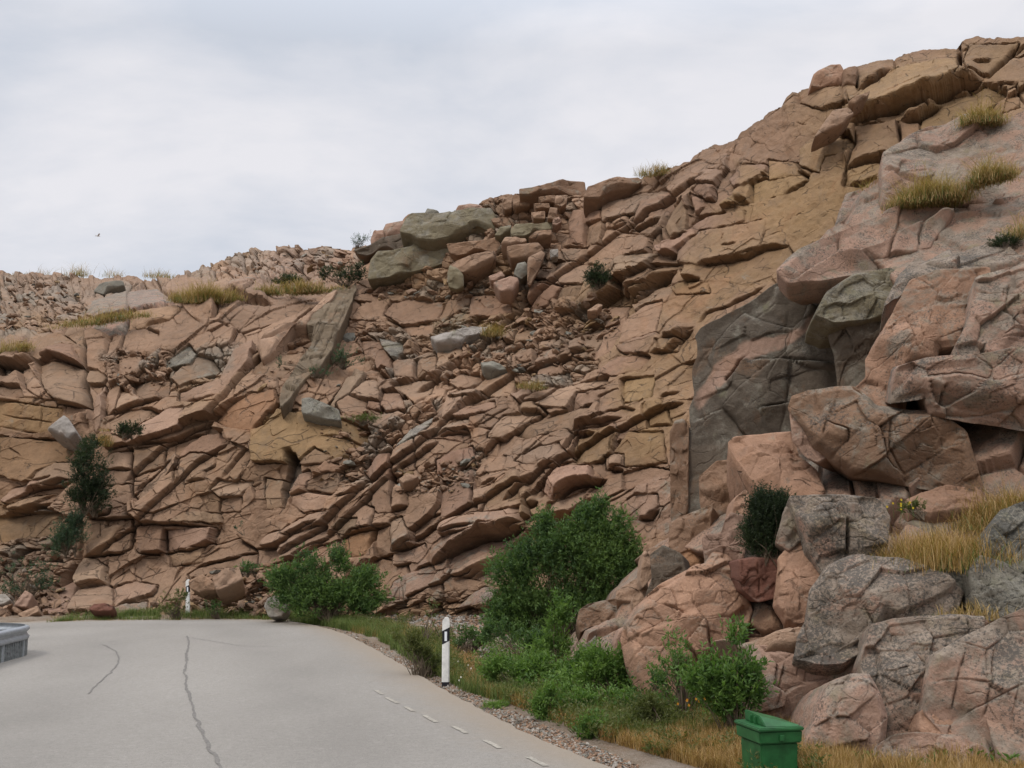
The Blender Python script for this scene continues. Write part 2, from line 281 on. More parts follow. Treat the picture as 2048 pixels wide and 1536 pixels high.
# crop, stand-out (m), lean right, lean up, colour key, outline
BLOCKS = """
P .35 0 -.25 p 720,230 900,160 1000,140 1020,300 860,340 770,380 690,350
P .40 0 -.25 p 1020,140 1240,135 1370,200 1380,225 1250,250 1040,300 1015,240
P .30 0 .1 n 1040,330 1250,300 1410,265 1430,290 1340,380 1150,440 1000,440
P .10 0 0 p 740,400 985,320 980,470 860,500 730,480
P .0 .1 0 n 560,400 700,405 690,620 520,600 480,500
P .1 0 .2 b 280,560 490,520 590,590 330,720 200,750
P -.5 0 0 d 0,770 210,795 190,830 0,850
P .25 -.25 -.1 n 320,750 460,715 640,760 670,900 690,1080 500,1060 400,1000 350,900
P .45 0 0 n 330,740 440,660 620,640 645,745 490,710
P .15 .2 0 l 190,800 260,785 300,860 340,940 220,960
P .0 0 .1 n 0,940 180,950 190,1010 60,1020 0,1000
P .2 -.2 -.3 n 660,790 750,770 820,830 790,880 700,890
P .1 0 -.1 o -400,1040 0,1050 300,1080 470,1100 440,1190 380,1280 290,1290 0,1250 -400,1250
P .3 0 -.1 o -400,1320 0,1330 300,1355 640,1365 520,1460 330,1730 0,1636 -400,1600
P .1 0 .1 n 940,665 1110,670 1130,740 1110,790 960,840 930,800
P .1 .1 -.2 b 1060,880 1350,890 1345,1020 1180,1060 1080,980
P .3 -.1 -.2 b 1380,890 1540,690 1700,720 1750,800 1650,850 1450,950
P .25 .1 -.3 g 1340,720 1500,600 1570,680 1530,760 1340,780
P .35 0 .1 l 1450,990 1640,940 1800,900 1900,700 2048,640 2048,780 1900,900 1780,1030 1600,1060 1440,1060
P .1 0 -.2 n 830,1230 1000,1130 1200,1110 1290,1160 1100,1230 980,1290 850,1260
P .4 -.1 .1 l 1020,1380 1160,1250 1380,1130 1480,1130 1440,1260 1300,1310 1100,1360
P .3 .3 0 l 750,1100 800,900 830,960 810,1200 760,1290 740,1200
P .1 .1 0 n 820,960 920,900 960,930 930,1100 830,1160
P .15 .2 -.2 l 960,920 1110,1050 930,1110
P .2 0 -.2 n 1450,1440 1600,1320 1820,1310 1850,1400 1700,1536 1430,1536
Q .32 .05 0 r -330,1200 -170,1090 0,1010 180,990 200,1080 100,1220 0,1300 -200,1270
Q .38 0 -.06 o 190,1130 520,1180 900,1250 910,1330 850,1380 560,1536 0,1536 0,1310 100,1220
Q .2 0 -.05 n 60,680 390,650 330,780 220,880 0,860 0,720
Q .05 .1 0 n 210,640 440,590 430,650
Q .2 -.2 0 n 820,120 950,180 940,240 780,235
Q .15 0 -.15 b 1060,240 1200,220 1480,240 1450,380 1140,430 1010,340
Q .25 .1 -.1 b 1460,370 1560,190 1690,190 1700,260 1480,400
Q .1 0 -.1 n 1710,200 2048,200 2048,350 1720,370
Q .0 0 0 n 1150,440 1400,430 1380,520 1240,520
Q .35 -.2 -.1 b 840,560 1000,580 1090,720 1070,790 970,790 960,700 870,680
Q .45 -.1 -.3 G 1000,560 1170,590 1175,660 1120,720 1040,640
Q .3 0 0 n 1090,730 1260,710 1260,860 1100,850
Q .25 0 -.1 n 1270,720 1460,690 1460,820 1290,850
Q .3 0 -.5 l 1250,710 1380,665 1460,690 1270,720
Q .1 0 -.2 n 1460,600 1640,590 1660,690 1480,830
Q .4 .1 .1 l 590,1070 800,810 880,840 760,990 620,1090
Q .3 0 -.3 l 760,1000 870,890 960,890 1000,1000 890,1050
Q .15 0 .2 n 650,1060 740,1010 890,1050 850,1150 700,1160
Q .2 .3 0 n 900,1050 1010,1080 1000,1130 880,1100
Q .3 -.1 -.1 n 1010,1100 1030,990 1150,1000 1200,1110 1060,1140
Q .25 -.1 -.3 l 1100,930 1250,880 1400,880 1390,980 1280,1080 1190,1000
Q .35 0 -.2 l 910,1180 1150,1140 1190,1160 1010,1280 900,1250
Q .35 0 -.5 l 1290,1360 1420,1290 1700,1170 1700,1260 1440,1320
Q .25 0 .1 n 1290,1370 1480,1310 1690,1270 1700,1340 1420,1480 1270,1500
Q .3 .2 0 l 1500,1200 1530,970 1650,960 1670,1100 1600,1190
Q .4 0 -.3 l 1600,1180 1660,1100 1900,1050 1920,1100 1700,1170
Q .5 0 -.3 l 1540,1010 1800,980 1790,1010 1620,1030
Q .2 -.2 -.2 n 1560,920 1640,830 1800,830 1760,930 1640,960
Q .25 .1 -.2 n 1740,950 1860,830 2048,850 2048,1010 1900,1000
Q .25 0 -.2 n 980,1536 1120,1460 1270,1380 1290,1440 1260,1536
Q .3 0 -.4 w 1120,1440 1280,1250 1400,1160 1400,1200 1290,1350
R .3 0 -.1 l 190,60 200,0 560,10 500,60 410,130 290,80
R .35 .1 -.1 n 90,340 170,130 330,120 420,150 280,270
R .15 0 .1 n 430,150 600,140 560,220 350,230
R .25 -.2 -.2 n 20,590 80,450 230,500 160,560
R .2 0 -.4 l 210,580 330,540 300,620 210,630
R .35 .2 .1 b 0,680 180,660 185,790 0,780
R .3 0 0 n 200,640 370,630 370,790 200,830
R .2 -.2 .1 b 380,620 480,620 440,740 370,750
R .2 -.2 -.2 l 480,590 660,430 760,440 700,600 640,700 490,690
R .1 -.1 0 n 750,280 870,260 880,420 780,620 640,700 700,560
R .35 -.1 -.1 l 940,270 1040,140 1280,90 1220,230 1000,330
R .3 0 -.1 n 900,420 1050,270 1180,240 1150,500 1000,570 870,580
R .45 0 .1 l 850,620 1160,510 1200,540 1080,660 900,670
R .3 .1 .1 n 1160,560 1330,560 1310,640 1200,640
R .25 -.1 -.1 n 690,820 850,700 1050,680 1100,700 1000,800 800,850
R .5 0 -.4 l 0,1010 140,960 160,1010 80,1070
R .4 0 -.2 l 100,1060 300,950 360,940 250,1040
R .3 0 .1 n 70,1080 200,1070 240,1130 90,1140
R .3 -.1 -.2 l 380,940 760,860 760,900 500,980 430,1100 200,1080
R .15 .1 .1 n 460,1120 520,980 770,960 640,1080
R .1 0 -.1 n 0,1300 150,1200 640,1080 600,1200 450,1260 100,1340
R .2 .1 .1 n 700,1020 850,960 900,1090 720,1150
R .25 .1 0 n 500,1400 540,1330 700,1310 800,1220 850,1300 780,1480 540,1500
R .3 -.1 0 o 920,1290 1150,1260 1190,1480 900,1500
R .15 0 -.1 o 870,880 1140,850 1120,1010 900,1080
R .25 0 .1 o 1050,1080 1220,1050 1260,1230 1080,1240
W .35 .1 0 n 180,480 410,490 430,600 290,680 270,750 140,740 150,560
W .2 .2 0 n 300,600 440,560 400,750 280,750
W .2 0 -.1 l 420,420 900,290 940,340 720,400 700,480 430,580
W .15 0 .1 n 730,400 950,350 1000,400 920,500 660,560
W .2 0 0 n 80,790 280,790 280,900 130,880
W .3 0 -.3 l 0,880 380,930 330,1000 290,1080 100,1080
W .3 0 -.2 l 500,920 590,860 850,840 800,930 560,1000
W .3 0 0 n 520,1060 640,1030 800,960 780,1040 560,1140
W .35 -.1 -.2 l 860,790 1050,690 1180,540 1380,490 1330,620 1180,760 900,830
W .4 0 -.1 l 1130,600 1240,530 1550,490 1550,560 1400,640 1150,650
W .3 0 -.05 l 1180,650 1560,590 1720,560 1690,780 1400,870 1170,910 1010,880 1020,800
W .35 -.1 -.2 o 1380,460 1590,250 1840,200 1700,370 1500,420
W .25 .1 0 o 1600,250 1980,180 2048,240 1880,340 1600,400
W .4 0 -.4 l 1700,190 1850,120 1980,170
W .35 0 -.1 l 1440,250 1530,130 1780,110 1680,200 1480,300
W .5 .2 .2 n 1160,330 1210,290 1330,300 1310,400 1250,400
W .6 -.1 -.3 l 1200,280 1260,190 1400,190 1340,290
W .3 -.2 0 n 1150,380 1230,400 1250,450 1170,510
W .1 .3 0 n 950,480 1060,400 1100,500 1080,650 950,700 930,600
W .25 0 0 l 920,1000 1010,940 1050,1040 920,1050
W .3 0 0 o 960,1100 1010,1060 1240,1050 1260,1130 1000,1140
X .3 .1 0 b 240,490 350,460 600,450 640,580 420,620 250,580
X .2 0 0 o 0,1040 210,1060 260,1150 0,1180
X .35 -.1 0 b 700,300 1010,215 1010,330 880,420 720,460
X .5 0 .05 m 680,580 900,390 1020,330 1530,260 1530,390 1430,490 1150,580 870,640 740,690 690,640
X .35 0 -.2 b 1020,215 1230,150 1540,135 1540,250 1020,300
X .4 -.1 0 b 1620,150 1900,140 2000,130 1900,270 1820,340 1600,380 1580,280
X .25 .1 .1 b 700,750 1030,720 1050,970 620,1080 700,900
X .15 -.1 0 b 1040,720 1190,690 1215,830 1150,900 1060,900
X .0 0 0 o 1220,660 1420,520 1750,440 1900,470 1890,580 1800,620 1500,740 1220,820
X .2 0 .2 n 1770,600 1900,520 2010,520 2010,580 1820,640
X .2 0 0 o 620,1100 900,1040 1010,1020 1010,1200 880,1210 600,1230
X .35 0 .1 o 320,900 460,850 640,830 690,890 600,960 440,1000 400,1130 260,1090 260,960
X .2 -.1 0 b 1900,280 2048,200 2800,150 2800,420 1760,430
T .35 -.1 -.2 l 330,260 420,190 640,160 620,290 420,360 300,320
T .3 0 -.2 l 0,480 100,400 280,340 420,300 200,420 60,500
T .3 0 -.3 n 100,540 180,480 400,430 300,520 150,560
T -.4 0 .1 o -500,620 0,600 480,560 460,720 330,760 100,780 -500,860
T .35 -.3 0 l 790,200 900,110 1040,65 1040,230 900,240 800,190
T .25 0 0 n 800,260 900,240 1050,240 1050,330 860,360
T .2 0 -.1 n 1060,60 1300,40 1290,180 1080,270
T .3 .1 .1 l 1080,440 1180,330 1410,120 1420,140 1260,420 1140,520
T .3 .1 -.2 n 1430,160 1520,110 1740,150 1730,220 1500,360 1420,230
T .45 -.1 -.2 l 720,590 800,540 890,540 860,590 720,630
T .3 0 .1 n 640,940 720,650 850,640 850,720 1030,660 940,760 860,900 740,930
T .35 0 .1 n 870,910 960,760 1060,750 1040,870
T .35 -.1 .1 n 1090,880 1100,690 1310,690 1310,830 1290,900 1120,900
T .25 .1 .1 l 1320,720 1690,700 1660,800 1480,890 1310,880
T .3 0 0 n 1390,660 1480,580 1730,590 1750,650
T .2 0 .1 n 1330,900 1600,850 1590,960 1350,1000
T .45 0 -.3 L 640,950 740,950 840,1020 830,1130 590,1170 600,1060
T .3 0 -.25 l 590,1175 830,1130 900,1180 880,1350 540,1370
T .25 -.2 -.1 l 350,1400 350,1290 580,1000 590,1160 540,1370
T .25 .1 -.2 l 890,1160 1060,1110 1250,1150 1200,1210 1080,1240 910,1330
T .2 0 .1 n 1480,1060 1620,990 1900,930 2048,900 2048,980 1900,1020 1520,1110
T .2 0 -.2 p 900,1320 1000,1280 1160,1260 1140,1350 940,1380
T .1 0 0 b 1730,560 1760,440 1900,450 1900,560
T .25 0 -.2 l 1700,400 1760,330 1860,340 2000,330 1900,430 1750,440
U .3 .1 0 n 60,300 230,330 230,540 80,540
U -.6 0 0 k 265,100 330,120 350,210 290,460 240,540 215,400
U .35 0 .1 l 310,520 320,460 450,420 580,430 570,540 400,580
U .3 0 -.3 l 590,170 760,130 760,200 650,200
U .4 0 .2 n 530,240 600,195 700,220 660,270 560,270
U .3 0 -.1 n 350,190 480,70 600,140 560,180 380,200
U .25 -.2 -.1 l 310,410 340,290 420,250 440,360
U .2 0 .1 b 430,340 520,290 680,280 660,400 620,430 420,400
U .25 .1 0 b 870,250 960,130 1080,130 1080,290 960,360
U .35 -.2 0 n 1110,100 1270,10 1290,60 1260,220 1100,280
U .25 0 .1 n 1290,0 1720,0 1480,130 1400,180 1270,200
U .3 0 0 n 1430,150 1560,80 1720,50 1740,120 1600,230 1440,250
U .5 -.1 .1 n 940,400 1060,310 1100,350 1100,580 1000,590 950,560
U .35 .3 0 n 1110,350 1200,400 1240,530 1110,580
U .45 0 -.1 n 740,630 860,520 960,560 940,700 850,720 800,640
U .3 0 0 b 640,700 700,640 830,640 830,760 690,780
U .3 .1 0 r 700,800 800,740 950,710 960,780 860,920 720,940
U .15 0 0 n 960,720 1100,690 1090,900 950,920
U .45 .2 0 l 1090,880 1110,660 1180,630 1270,760 1260,850 1150,900
U .35 -.1 0 l 1100,900 1330,830 1350,900 1250,960 1100,1000
U .35 0 0 n 1490,640 1500,400 1740,240 1750,450 1700,610
U .35 .15 .1 n 1860,440 2148,290 2200,430 2148,570 1830,600
U .3 -.3 0 l 1790,430 1950,340 1860,440 1800,600
U .4 0 -.1 l 1500,660 1780,600 2148,560 2148,650 1800,730 1500,760
U .1 -.1 -.2 l 1750,820 2048,740 2048,940 1600,1080
U .3 -.1 -.1 l 220,900 420,700 560,640 580,760 440,830 330,930 240,960
U .4 0 -.2 l 50,850 90,770 230,730 280,760 200,840
U .25 0 0 l 0,880 200,860 200,950 60,1000 0,990
U .35 0 -.2 l 230,740 450,600 600,580 560,660 420,720 280,760
U .25 0 0 n 330,930 390,880 590,830 520,900 360,960
U .2 -.1 -.2 l 1180,1080 1400,1000 1450,1060 1400,1150 1180,1260
U .2 -.1 0 p 1040,1250 1080,1140 1180,1080 1180,1270
U .35 -.1 -.2 p 1720,1230 1790,1170 1890,1200 1880,1270 1640,1340
V .55 0 .1 l 820,720 740,640 880,470 1130,460 1170,560 1010,600
V .3 .1 0 m 990,410 1030,230 1240,150 1330,150 1290,350 1130,420
V .3 -.1 0 o 1320,340 1420,170 1690,170 1710,400 1400,440 1380,350
V .45 0 -.1 l 1240,380 1370,350 1370,430 1240,460
V .0 0 0 l 800,760 1090,640 1080,760 800,840
V .3 .1 .1 b 1420,880 1380,760 1490,700 1680,700 1690,780 1620,880
V .25 0 0 l 550,420 740,300 900,290 980,400 700,450
V .35 -.2 -.1 l 300,220 430,50 700,20 560,120 420,230
V .2 0 -.1 l 0,1150 640,970 600,1040 300,1150 80,1280 0,1260
V .1 0 0 b 1370,500 1580,450 1750,480 1700,560 1400,620
"""
# crop, stand-out of the upper side (m), groove half-width (px), groove depth (m), line
CRACKS = """
P .35 2 .2 0,770 210,795 330,740 440,700 640,755 660,800
P 0 3.5 .5 690,410 690,640 670,760 660,900 700,1100 690,1300
P 0 2.5 .3 1015,240 1005,320 970,480 960,560 930,680
P .12 2 .1 1140,440 1360,380
P .12 2 .15 1140,440 1270,500 1260,550
P 0 1.3 .1 0,1160 300,1200 430,1210
P 0 1.3 .1 320,1080 290,1290
P 0 1.5 .1 60,1410 180,1500
P .2 2 .2 820,1165 990,1110 1120,1070 1340,1020
P .2 2 .2 1460,1060 1640,1050 1800,1010
P .15 2 .2 1040,1390 1320,1360 1600,1290 1660,1200
P .3 2 .2 0,850 190,830
P .25 2 .1 400,1050 700,1085
P .45 3 .2 1690,420 1740,290 1850,230 2048,240 2200,260
P 0 1.5 .1 1620,520 1680,400
P -.3 2 0 0,470 200,400 420,340 690,330
P -.2 2 0 0,1050 300,1080 470,1100
P -.2 2 0 0,1330 300,1355 640,1365
Q .2 2 .1 1020,530 1120,480
Q .1 2 .15 1020,380 1130,430
Q .1 1.5 .1 1690,380 1860,370
Q .1 3 .35 0,1310 100,1220 200,1090
Q .08 1.3 .1 500,1340 700,1330 890,1380
Q 0 6 .5 265,1430 300,1536
Q .2 2 .2 1440,1330 1720,1280
Q 0 1.6 .2 1270,720 1265,860
Q 0 4 .5 760,200 700,380 640,560
Q -.35 3 0 400,880 700,900 830,870
Q -.35 3 0 520,780 720,765
Q .4 4 .2 970,800 1040,850 1100,800
R .4 3 .3 860,240 960,240 1060,150 1160,60 1260,0
R .25 2 .2 1090,670 1250,650 1330,580 1400,490 1470,440
R .06 2 .18 1470,440 1540,340 1700,300 2048,130
R .35 2 .2 1180,540 1340,545 1450,470
R .25 2 .2 480,1310 640,1240 780,1190 900,1180
R .2 2 .1 1350,75 1500,55
R .15 2 .1 840,100 950,80
R .3 3 .3 920,190 1000,180 1050,130
R 0 4 .6 180,60 140,130 90,300 60,370
R .1 2 .2 480,570 640,430
R -.2 2 0 290,870 460,840
R 0 2.5 .3 880,300 890,400 860,440
R .2 2 .1 60,1140 250,1130
R .1 1.5 .2 1200,1040 1340,960
R .15 2 .1 880,1100 1010,1130
R 0 1.6 .15 1060,1240 1280,1230
R .3 2 .1 520,1330 690,1310
R -.3 2 0 0,340 300,340 560,330
R .3 2 .1 380,370 560,340
W .25 2 .2 1160,912 1390,885 1560,850 1720,790 1930,760
W .2 2 .1 1050,1035 1190,1018
W .4 3 .3 770,1085 920,1000 1010,940
W .3 3 .3 560,1215 660,1140 840,1040
W .25 2 .1 620,660 740,620 920,530
W .1 3 .3 940,480 890,700 880,760
W 0 4 .5 1130,370 1130,520
W .25 3 .2 1490,418 1580,385
W .0 2 .2 1310,395 1330,320
W .2 2 .2 950,720 1040,660
W .2 3 .2 930,850 1010,830
W .15 2 .1 420,640 650,560
W .05 1.5 .1 1360,770 1500,760 1520,750
W .1 2 .15 60,770 300,770
X .7 4 .5 640,750 760,700 1040,610 1240,570 1460,480 1560,450 1740,400
X .5 3 .4 1050,720 1200,670 1400,560
X 0 2.5 .4 1035,720 1050,900
X 0 4 .6 1540,150 1545,380
X .2 4 .6 2000,150 1900,270 1820,340 1750,400
X .3 2 .2 600,1085 800,1030 1050,980
X .2 2 .1 580,1240 800,1200 1000,1170
X 0 1.3 .1 910,1160 950,1060
X .1 2 .2 350,460 640,455
X .25 3 .3 220,1120 330,1165
X .3 3 .3 720,470 880,400 1000,320
X .1 1.6 .1 1620,290 1800,265
X 0 3 .3 700,300 720,500
X .1 3 .2 600,1090 640,1000 700,850 680,780
T 0 2.2 .3 1050,70 1050,330 1060,540 1070,700 1050,880
T .25 2 .15 720,640 1100,630 1150,670 1700,690
T .25 2 .2 640,940 860,910 1020,905
T .2 2 .2 1110,910 1300,895 1500,880 1600,850 1700,790
T 0 2.5 .4 660,600 650,720 600,1000 560,1250 540,1370
T .3 2 .2 200,420 380,370 500,310 580,320
T .4 3 .2 0,610 100,575 300,530 500,480
T .35 3 .3 730,620 860,590 900,540
T 0 2 .2 1430,130 1420,400
T .1 2 .2 1060,420 1160,340 1400,150
T 0 2 .3 840,940 830,1130 900,1170
T 0 2.5 .3 1320,690 1300,890
T 0 1.4 .1 820,640 830,800
T .1 2 .15 900,235 1050,232
T .2 2 .15 1520,1010 1850,940 2048,890
T .1 2 .2 1780,330 1900,160 2020,30
T .1 2 .1 1500,350 1700,320
T .06 1.4 .1 590,1170 830,1130
T 0 3 .4 170,1400 290,1370 390,1190 600,1000
U .2 2 .1 1460,760 1650,720 1850,700
U .4 2.5 .25 1400,1020 1640,870 1820,790 1980,770 2048,700
U .1 2 .2 300,460 420,420 670,440
U .3 2 .2 1090,585 1250,540
U .2 2 .2 700,780 950,710 1100,680
U 0 3 .4 960,590 960,720 900,880
U .3 2 .2 1090,890 1330,825
U 0 2 .3 1090,100 1085,300 1100,580
U .2 2 .2 0,880 200,845 300,760 560,640
U 0 3 .3 1740,250 1740,420 1790,600
U .1 2 .15 1560,1130 1700,1090 1960,950
U .1 3 .3 860,260 960,130 1040,40
U .1 2 .2 650,480 830,420 950,360
V .65 3 .35 820,730 900,690 1000,610 1170,580 1260,545
V 0 3 .3 720,730 770,580 850,480
V .3 4 .4 620,790 720,740
V .5 3 .3 280,1015 430,1010 640,940
V .2 2 .2 0,1150 190,1060 480,940
V .3 3 .3 1260,475 1380,470
V .25 3 .2 1510,885 1620,880 1700,800
V .1 2 .15 980,190 1330,80
V 0 2 .2 1005,400 1040,230
V .12 1.6 .12 700,490 870,465 1150,440
V .12 1.6 .1 250,620 400,560
V 0 2 .2 1280,350 1310,180
Z .22 2.0 .25 250,965 330,885 430,835 520,725 640,595
Z .26 2.0 .25 560,1120 640,1060 740,965 830,900 940,805 1040,745 1190,692
Z .22 2.0 .25 780,1110 900,1040 1010,985 1080,962
Z .22 2.0 .25 480,1200 600,1115 700,1040 800,935 880,880
Z .26 2.0 .25 1010,1010 1090,945 1200,875 1290,832 1370,802
Z .22 2.0 .25 830,790 950,705 1050,612 1160,522 1290,425 1420,352
Z .22 2.0 .25 940,1160 1060,1065 1200,992
Z .22 2.0 .25 180,1120 290,1040 400,930 480,880
"""
# stains and kinds of rock: colour key, strength, feather px, outline in photograph pixels
STAINS = """
o .75 40 1330,545 1420,440 1500,380 1610,335 1740,330 1720,450 1600,540 1440,620 1400,700 1380,900 1290,900 1220,790 1290,700 1380,640
o .8 15 1480,330 1600,340 1700,380 1640,470 1560,470 1480,430
r .35 12 1470,440 1540,420 1510,480 1460,490
r .5 8 1290,600 1400,560 1480,540 1370,650 1350,640
o .6 20 0,800 110,810 110,865 0,860
r .4 12 430,790 540,800 520,880 440,860
m .55 40 1580,190 1720,130 1930,90 2230,70 2230,260 1980,300 1800,320 1700,380 1600,330
b .4 40 1440,290 1600,200 1720,300 1620,330 1560,330
p .5 30 1270,960 1390,960 1390,1050 1250,1060
d .5 12 1090,510 1160,500 1140,540 1080,560
d .35 15 1250,370 1340,400 1330,480 1260,500
g .6 12 860,640 930,620 940,680 870,690
G .5 12 380,700 480,700 480,750 390,760
d .5 30 0,1020 120,1020 100,1200 0,1200
d .3 20 1000,890 1160,860 1100,920 1010,930
b .35 30 700,560 980,580 960,720 700,700
l .6 30 90,1110 420,1120 420,1220 60,1230
p .5 30 800,1080 1040,1010 1000,1190 780,1200
G .25 25 0,555 360,560 250,600 0,640
w .35 20 480,505 620,500 600,540 470,530
p .4 30 350,550 480,505 740,495 720,540 560,600 420,590
g .35 20 900,400 1000,410 960,480 880,460
"""
TINT['m'] = np.array([.30, .195, .10]); TINT['L'] = np.array([.43, .295, .19])

def voronoi(x, y, seed, jitter=0.9):
    ix = np.floor(x).astype(np.int64); iy = np.floor(y).astype(np.int64)
    d1 = np.full(x.shape, 9e9); d2 = np.full(x.shape, 9e9); cx_ = np.zeros(x.shape); cy_ = np.zeros(x.shape); ci = np.zeros(x.shape, np.int64); cj = np.zeros(x.shape, np.int64)
    for a in (-1, 0, 1):
        for b in (-1, 0, 1):
            i = ix + a; j = iy + b; z0 = np.zeros_like(i)
            px = i + 0.5 + (hash3(i, j, z0, seed) - .5) * jitter; py = j + 0.5 + (hash3(i, j, z0, seed + 1) - .5) * jitter
            d = np.hypot(x - px, y - py); m = d < d1
            d2 = np.where(m, d1, np.minimum(d2, d)); d1 = np.where(m, d, d1)
            cx_ = np.where(m, px, cx_); cy_ = np.where(m, py, cy_); ci = np.where(m, i, ci); cj = np.where(m, j, cj)
    z0 = np.zeros_like(ci)
    r = [hash3(ci, cj, z0, seed + 5 + k) for k in range(4)]
    return d2 - d1, x - cx_, y - cy_, r
def facets(x, y, cell, ang, aspect, seed, warp=0.10):
    """broken rock: cells with flat tilted faces, long side along ang (deg, up to the right)"""
    ca, sa = math.cos(math.radians(ang)), math.sin(math.radians(ang))
    u = (x * ca + y * sa) / cell / aspect; v = (-x * sa + y * ca) / cell
    wx = fbm(p3(u * 1.3, v * 1.3, 3.3), 3, seed + 50) * warp; wy = fbm(p3(u * 1.3, v * 1.3, 9.1), 3, seed + 60) * warp
    e, dx, dy, r = voronoi(u + wx, v + wy, seed)
    h = (r[0] - .5) * 0.8 + dx * (r[1] - .5) * 1.8 + dy * (r[2] - .5) * 2.4
    return h, e, r[3]

def poly_mask(poly, PX, PY, feather):
    """1 inside, smooth over feather px, evaluated in its bounding box only"""
    x0, y0 = poly.min(0) - feather - 4; x1, y1 = poly.max(0) + feather + 4
    m = (PX > x0) & (PX < x1) & (PY > y0) & (PY < y1)
    if not m.any(): return None
    rr = np.where(m.any(1))[0]; ccx = np.where(m.any(0))[0]; sl = (slice(rr[0], rr[-1] + 1), slice(ccx[0], ccx[-1] + 1))
    X, Y = PX[sl], PY[sl]; d = seg_dist(poly, X, Y)[0]; s = np.where(in_poly(poly, X, Y), d, -d)
    return sl, X, Y, s

def sheet_grid(x0, x1, step, bottom, top, rows, back):
    xs = np.concatenate([np.arange(x0, -120, 7.), np.arange(max(-120, x0), 2110, step), np.arange(2110, x1, 7.)]); yb = np.interp(xs, bottom[:, 0], bottom[:, 1]); yt = np.interp(xs, top[:, 0], top[:, 1]); q_ = hash3(np.floor(xs / 13 + .8 * np.sin(xs / 31)).astype(np.int64), np.zeros(len(xs), np.int64), np.zeros(len(xs), np.int64), 5) - .5; dyt = np.where(xs < 760, 8, 2.5) * q_ + 2.5 * fbm(p3(xs / 9, xs * 0), 3, 6)
    v = np.linspace(0, 1, rows)[:, None]
    PY = yb[None] * (1 - v) + yt[None] * v + dyt[None] * v ** 70; PX = np.broadcast_to(xs, PY.shape).copy()
    return PX, PY
def depth_at(table, PX, PY):
    ks = sorted(table); out = np.zeros(PX.shape)
    cols = []
    for k in ks:
        a = sorted(table[k]); ys = np.array([q[0] for q in a], float); ds = np.array([q[1] for q in a], float)
        d = np.interp(PY, ys, ds)
        d = d + np.where(PY < ys[0], (ys[0] - PY) * 0.02, 0)
        cols.append(d)
    idx = np.clip(np.searchsorted(ks, PX[0]) - 1, 0, len(ks) - 2)
    for j in range(PX.shape[1]):
        k = idx[j]; t = (PX[0, j] - ks[k]) / (ks[k + 1] - ks[k]); t = min(max(t, 0), 1)
        out[:, j] = cols[k][:, j] * (1 - t) + cols[k + 1][:, j] * t
    return out
def build_sheet(name, PX, PY, Y0, h, colr, back=14.0, flat=0.3):
    P = at(PX, PY, Y0); B = np.stack([blur(P[..., i], 6) for i in range(3)], -1)
    gu = np.gradient(B, axis=1); gv = np.gradient(B, axis=0); n = np.cross(gu, gv); n /= np.linalg.norm(n, axis=-1, keepdims=True) + 1e-9
    n *= np.where((n[..., 1:2] > 0), -1, 1)
    n = np.stack([blur(n[..., i], 10) for i in range(3)], -1); n[..., 2] *= flat; n /= np.linalg.norm(n, axis=-1, keepdims=True)
    P = P + n * h[..., None]
    # the ground behind the brow runs on backwards
    extra = []; top = P[-1]; c_ex = []
    for k, t in enumerate((0.15, 0.4, 0.9, 1.8, 3.5, 7, back)):
        q = top.copy(); q[:, 1] += t; q[:, 2] -= 0.03 * t * t / 4 + 0.06 * t; q[:, 2] += 0.05 * fbm(p3(q[:, 0], q[:, 1]), 3, 5); extra.append(q); c_ex.append(colr[-1])
    P = np.concatenate([P, np.stack(extra)], 0); colr = np.concatenate([colr, np.stack(c_ex)], 0)
    R_, C_ = P.shape[:2]; i = np.arange(R_ * C_).reshape(R_, C_)
    f = np.stack([i[:-1, :-1], i[:-1, 1:], i[1:, 1:], i[1:, :-1]], -1).reshape(-1, 4)
    o = mesh_from(name, P.reshape(-1, 3), f, ROCK, False, colr.reshape(-1, 4)); return o, P

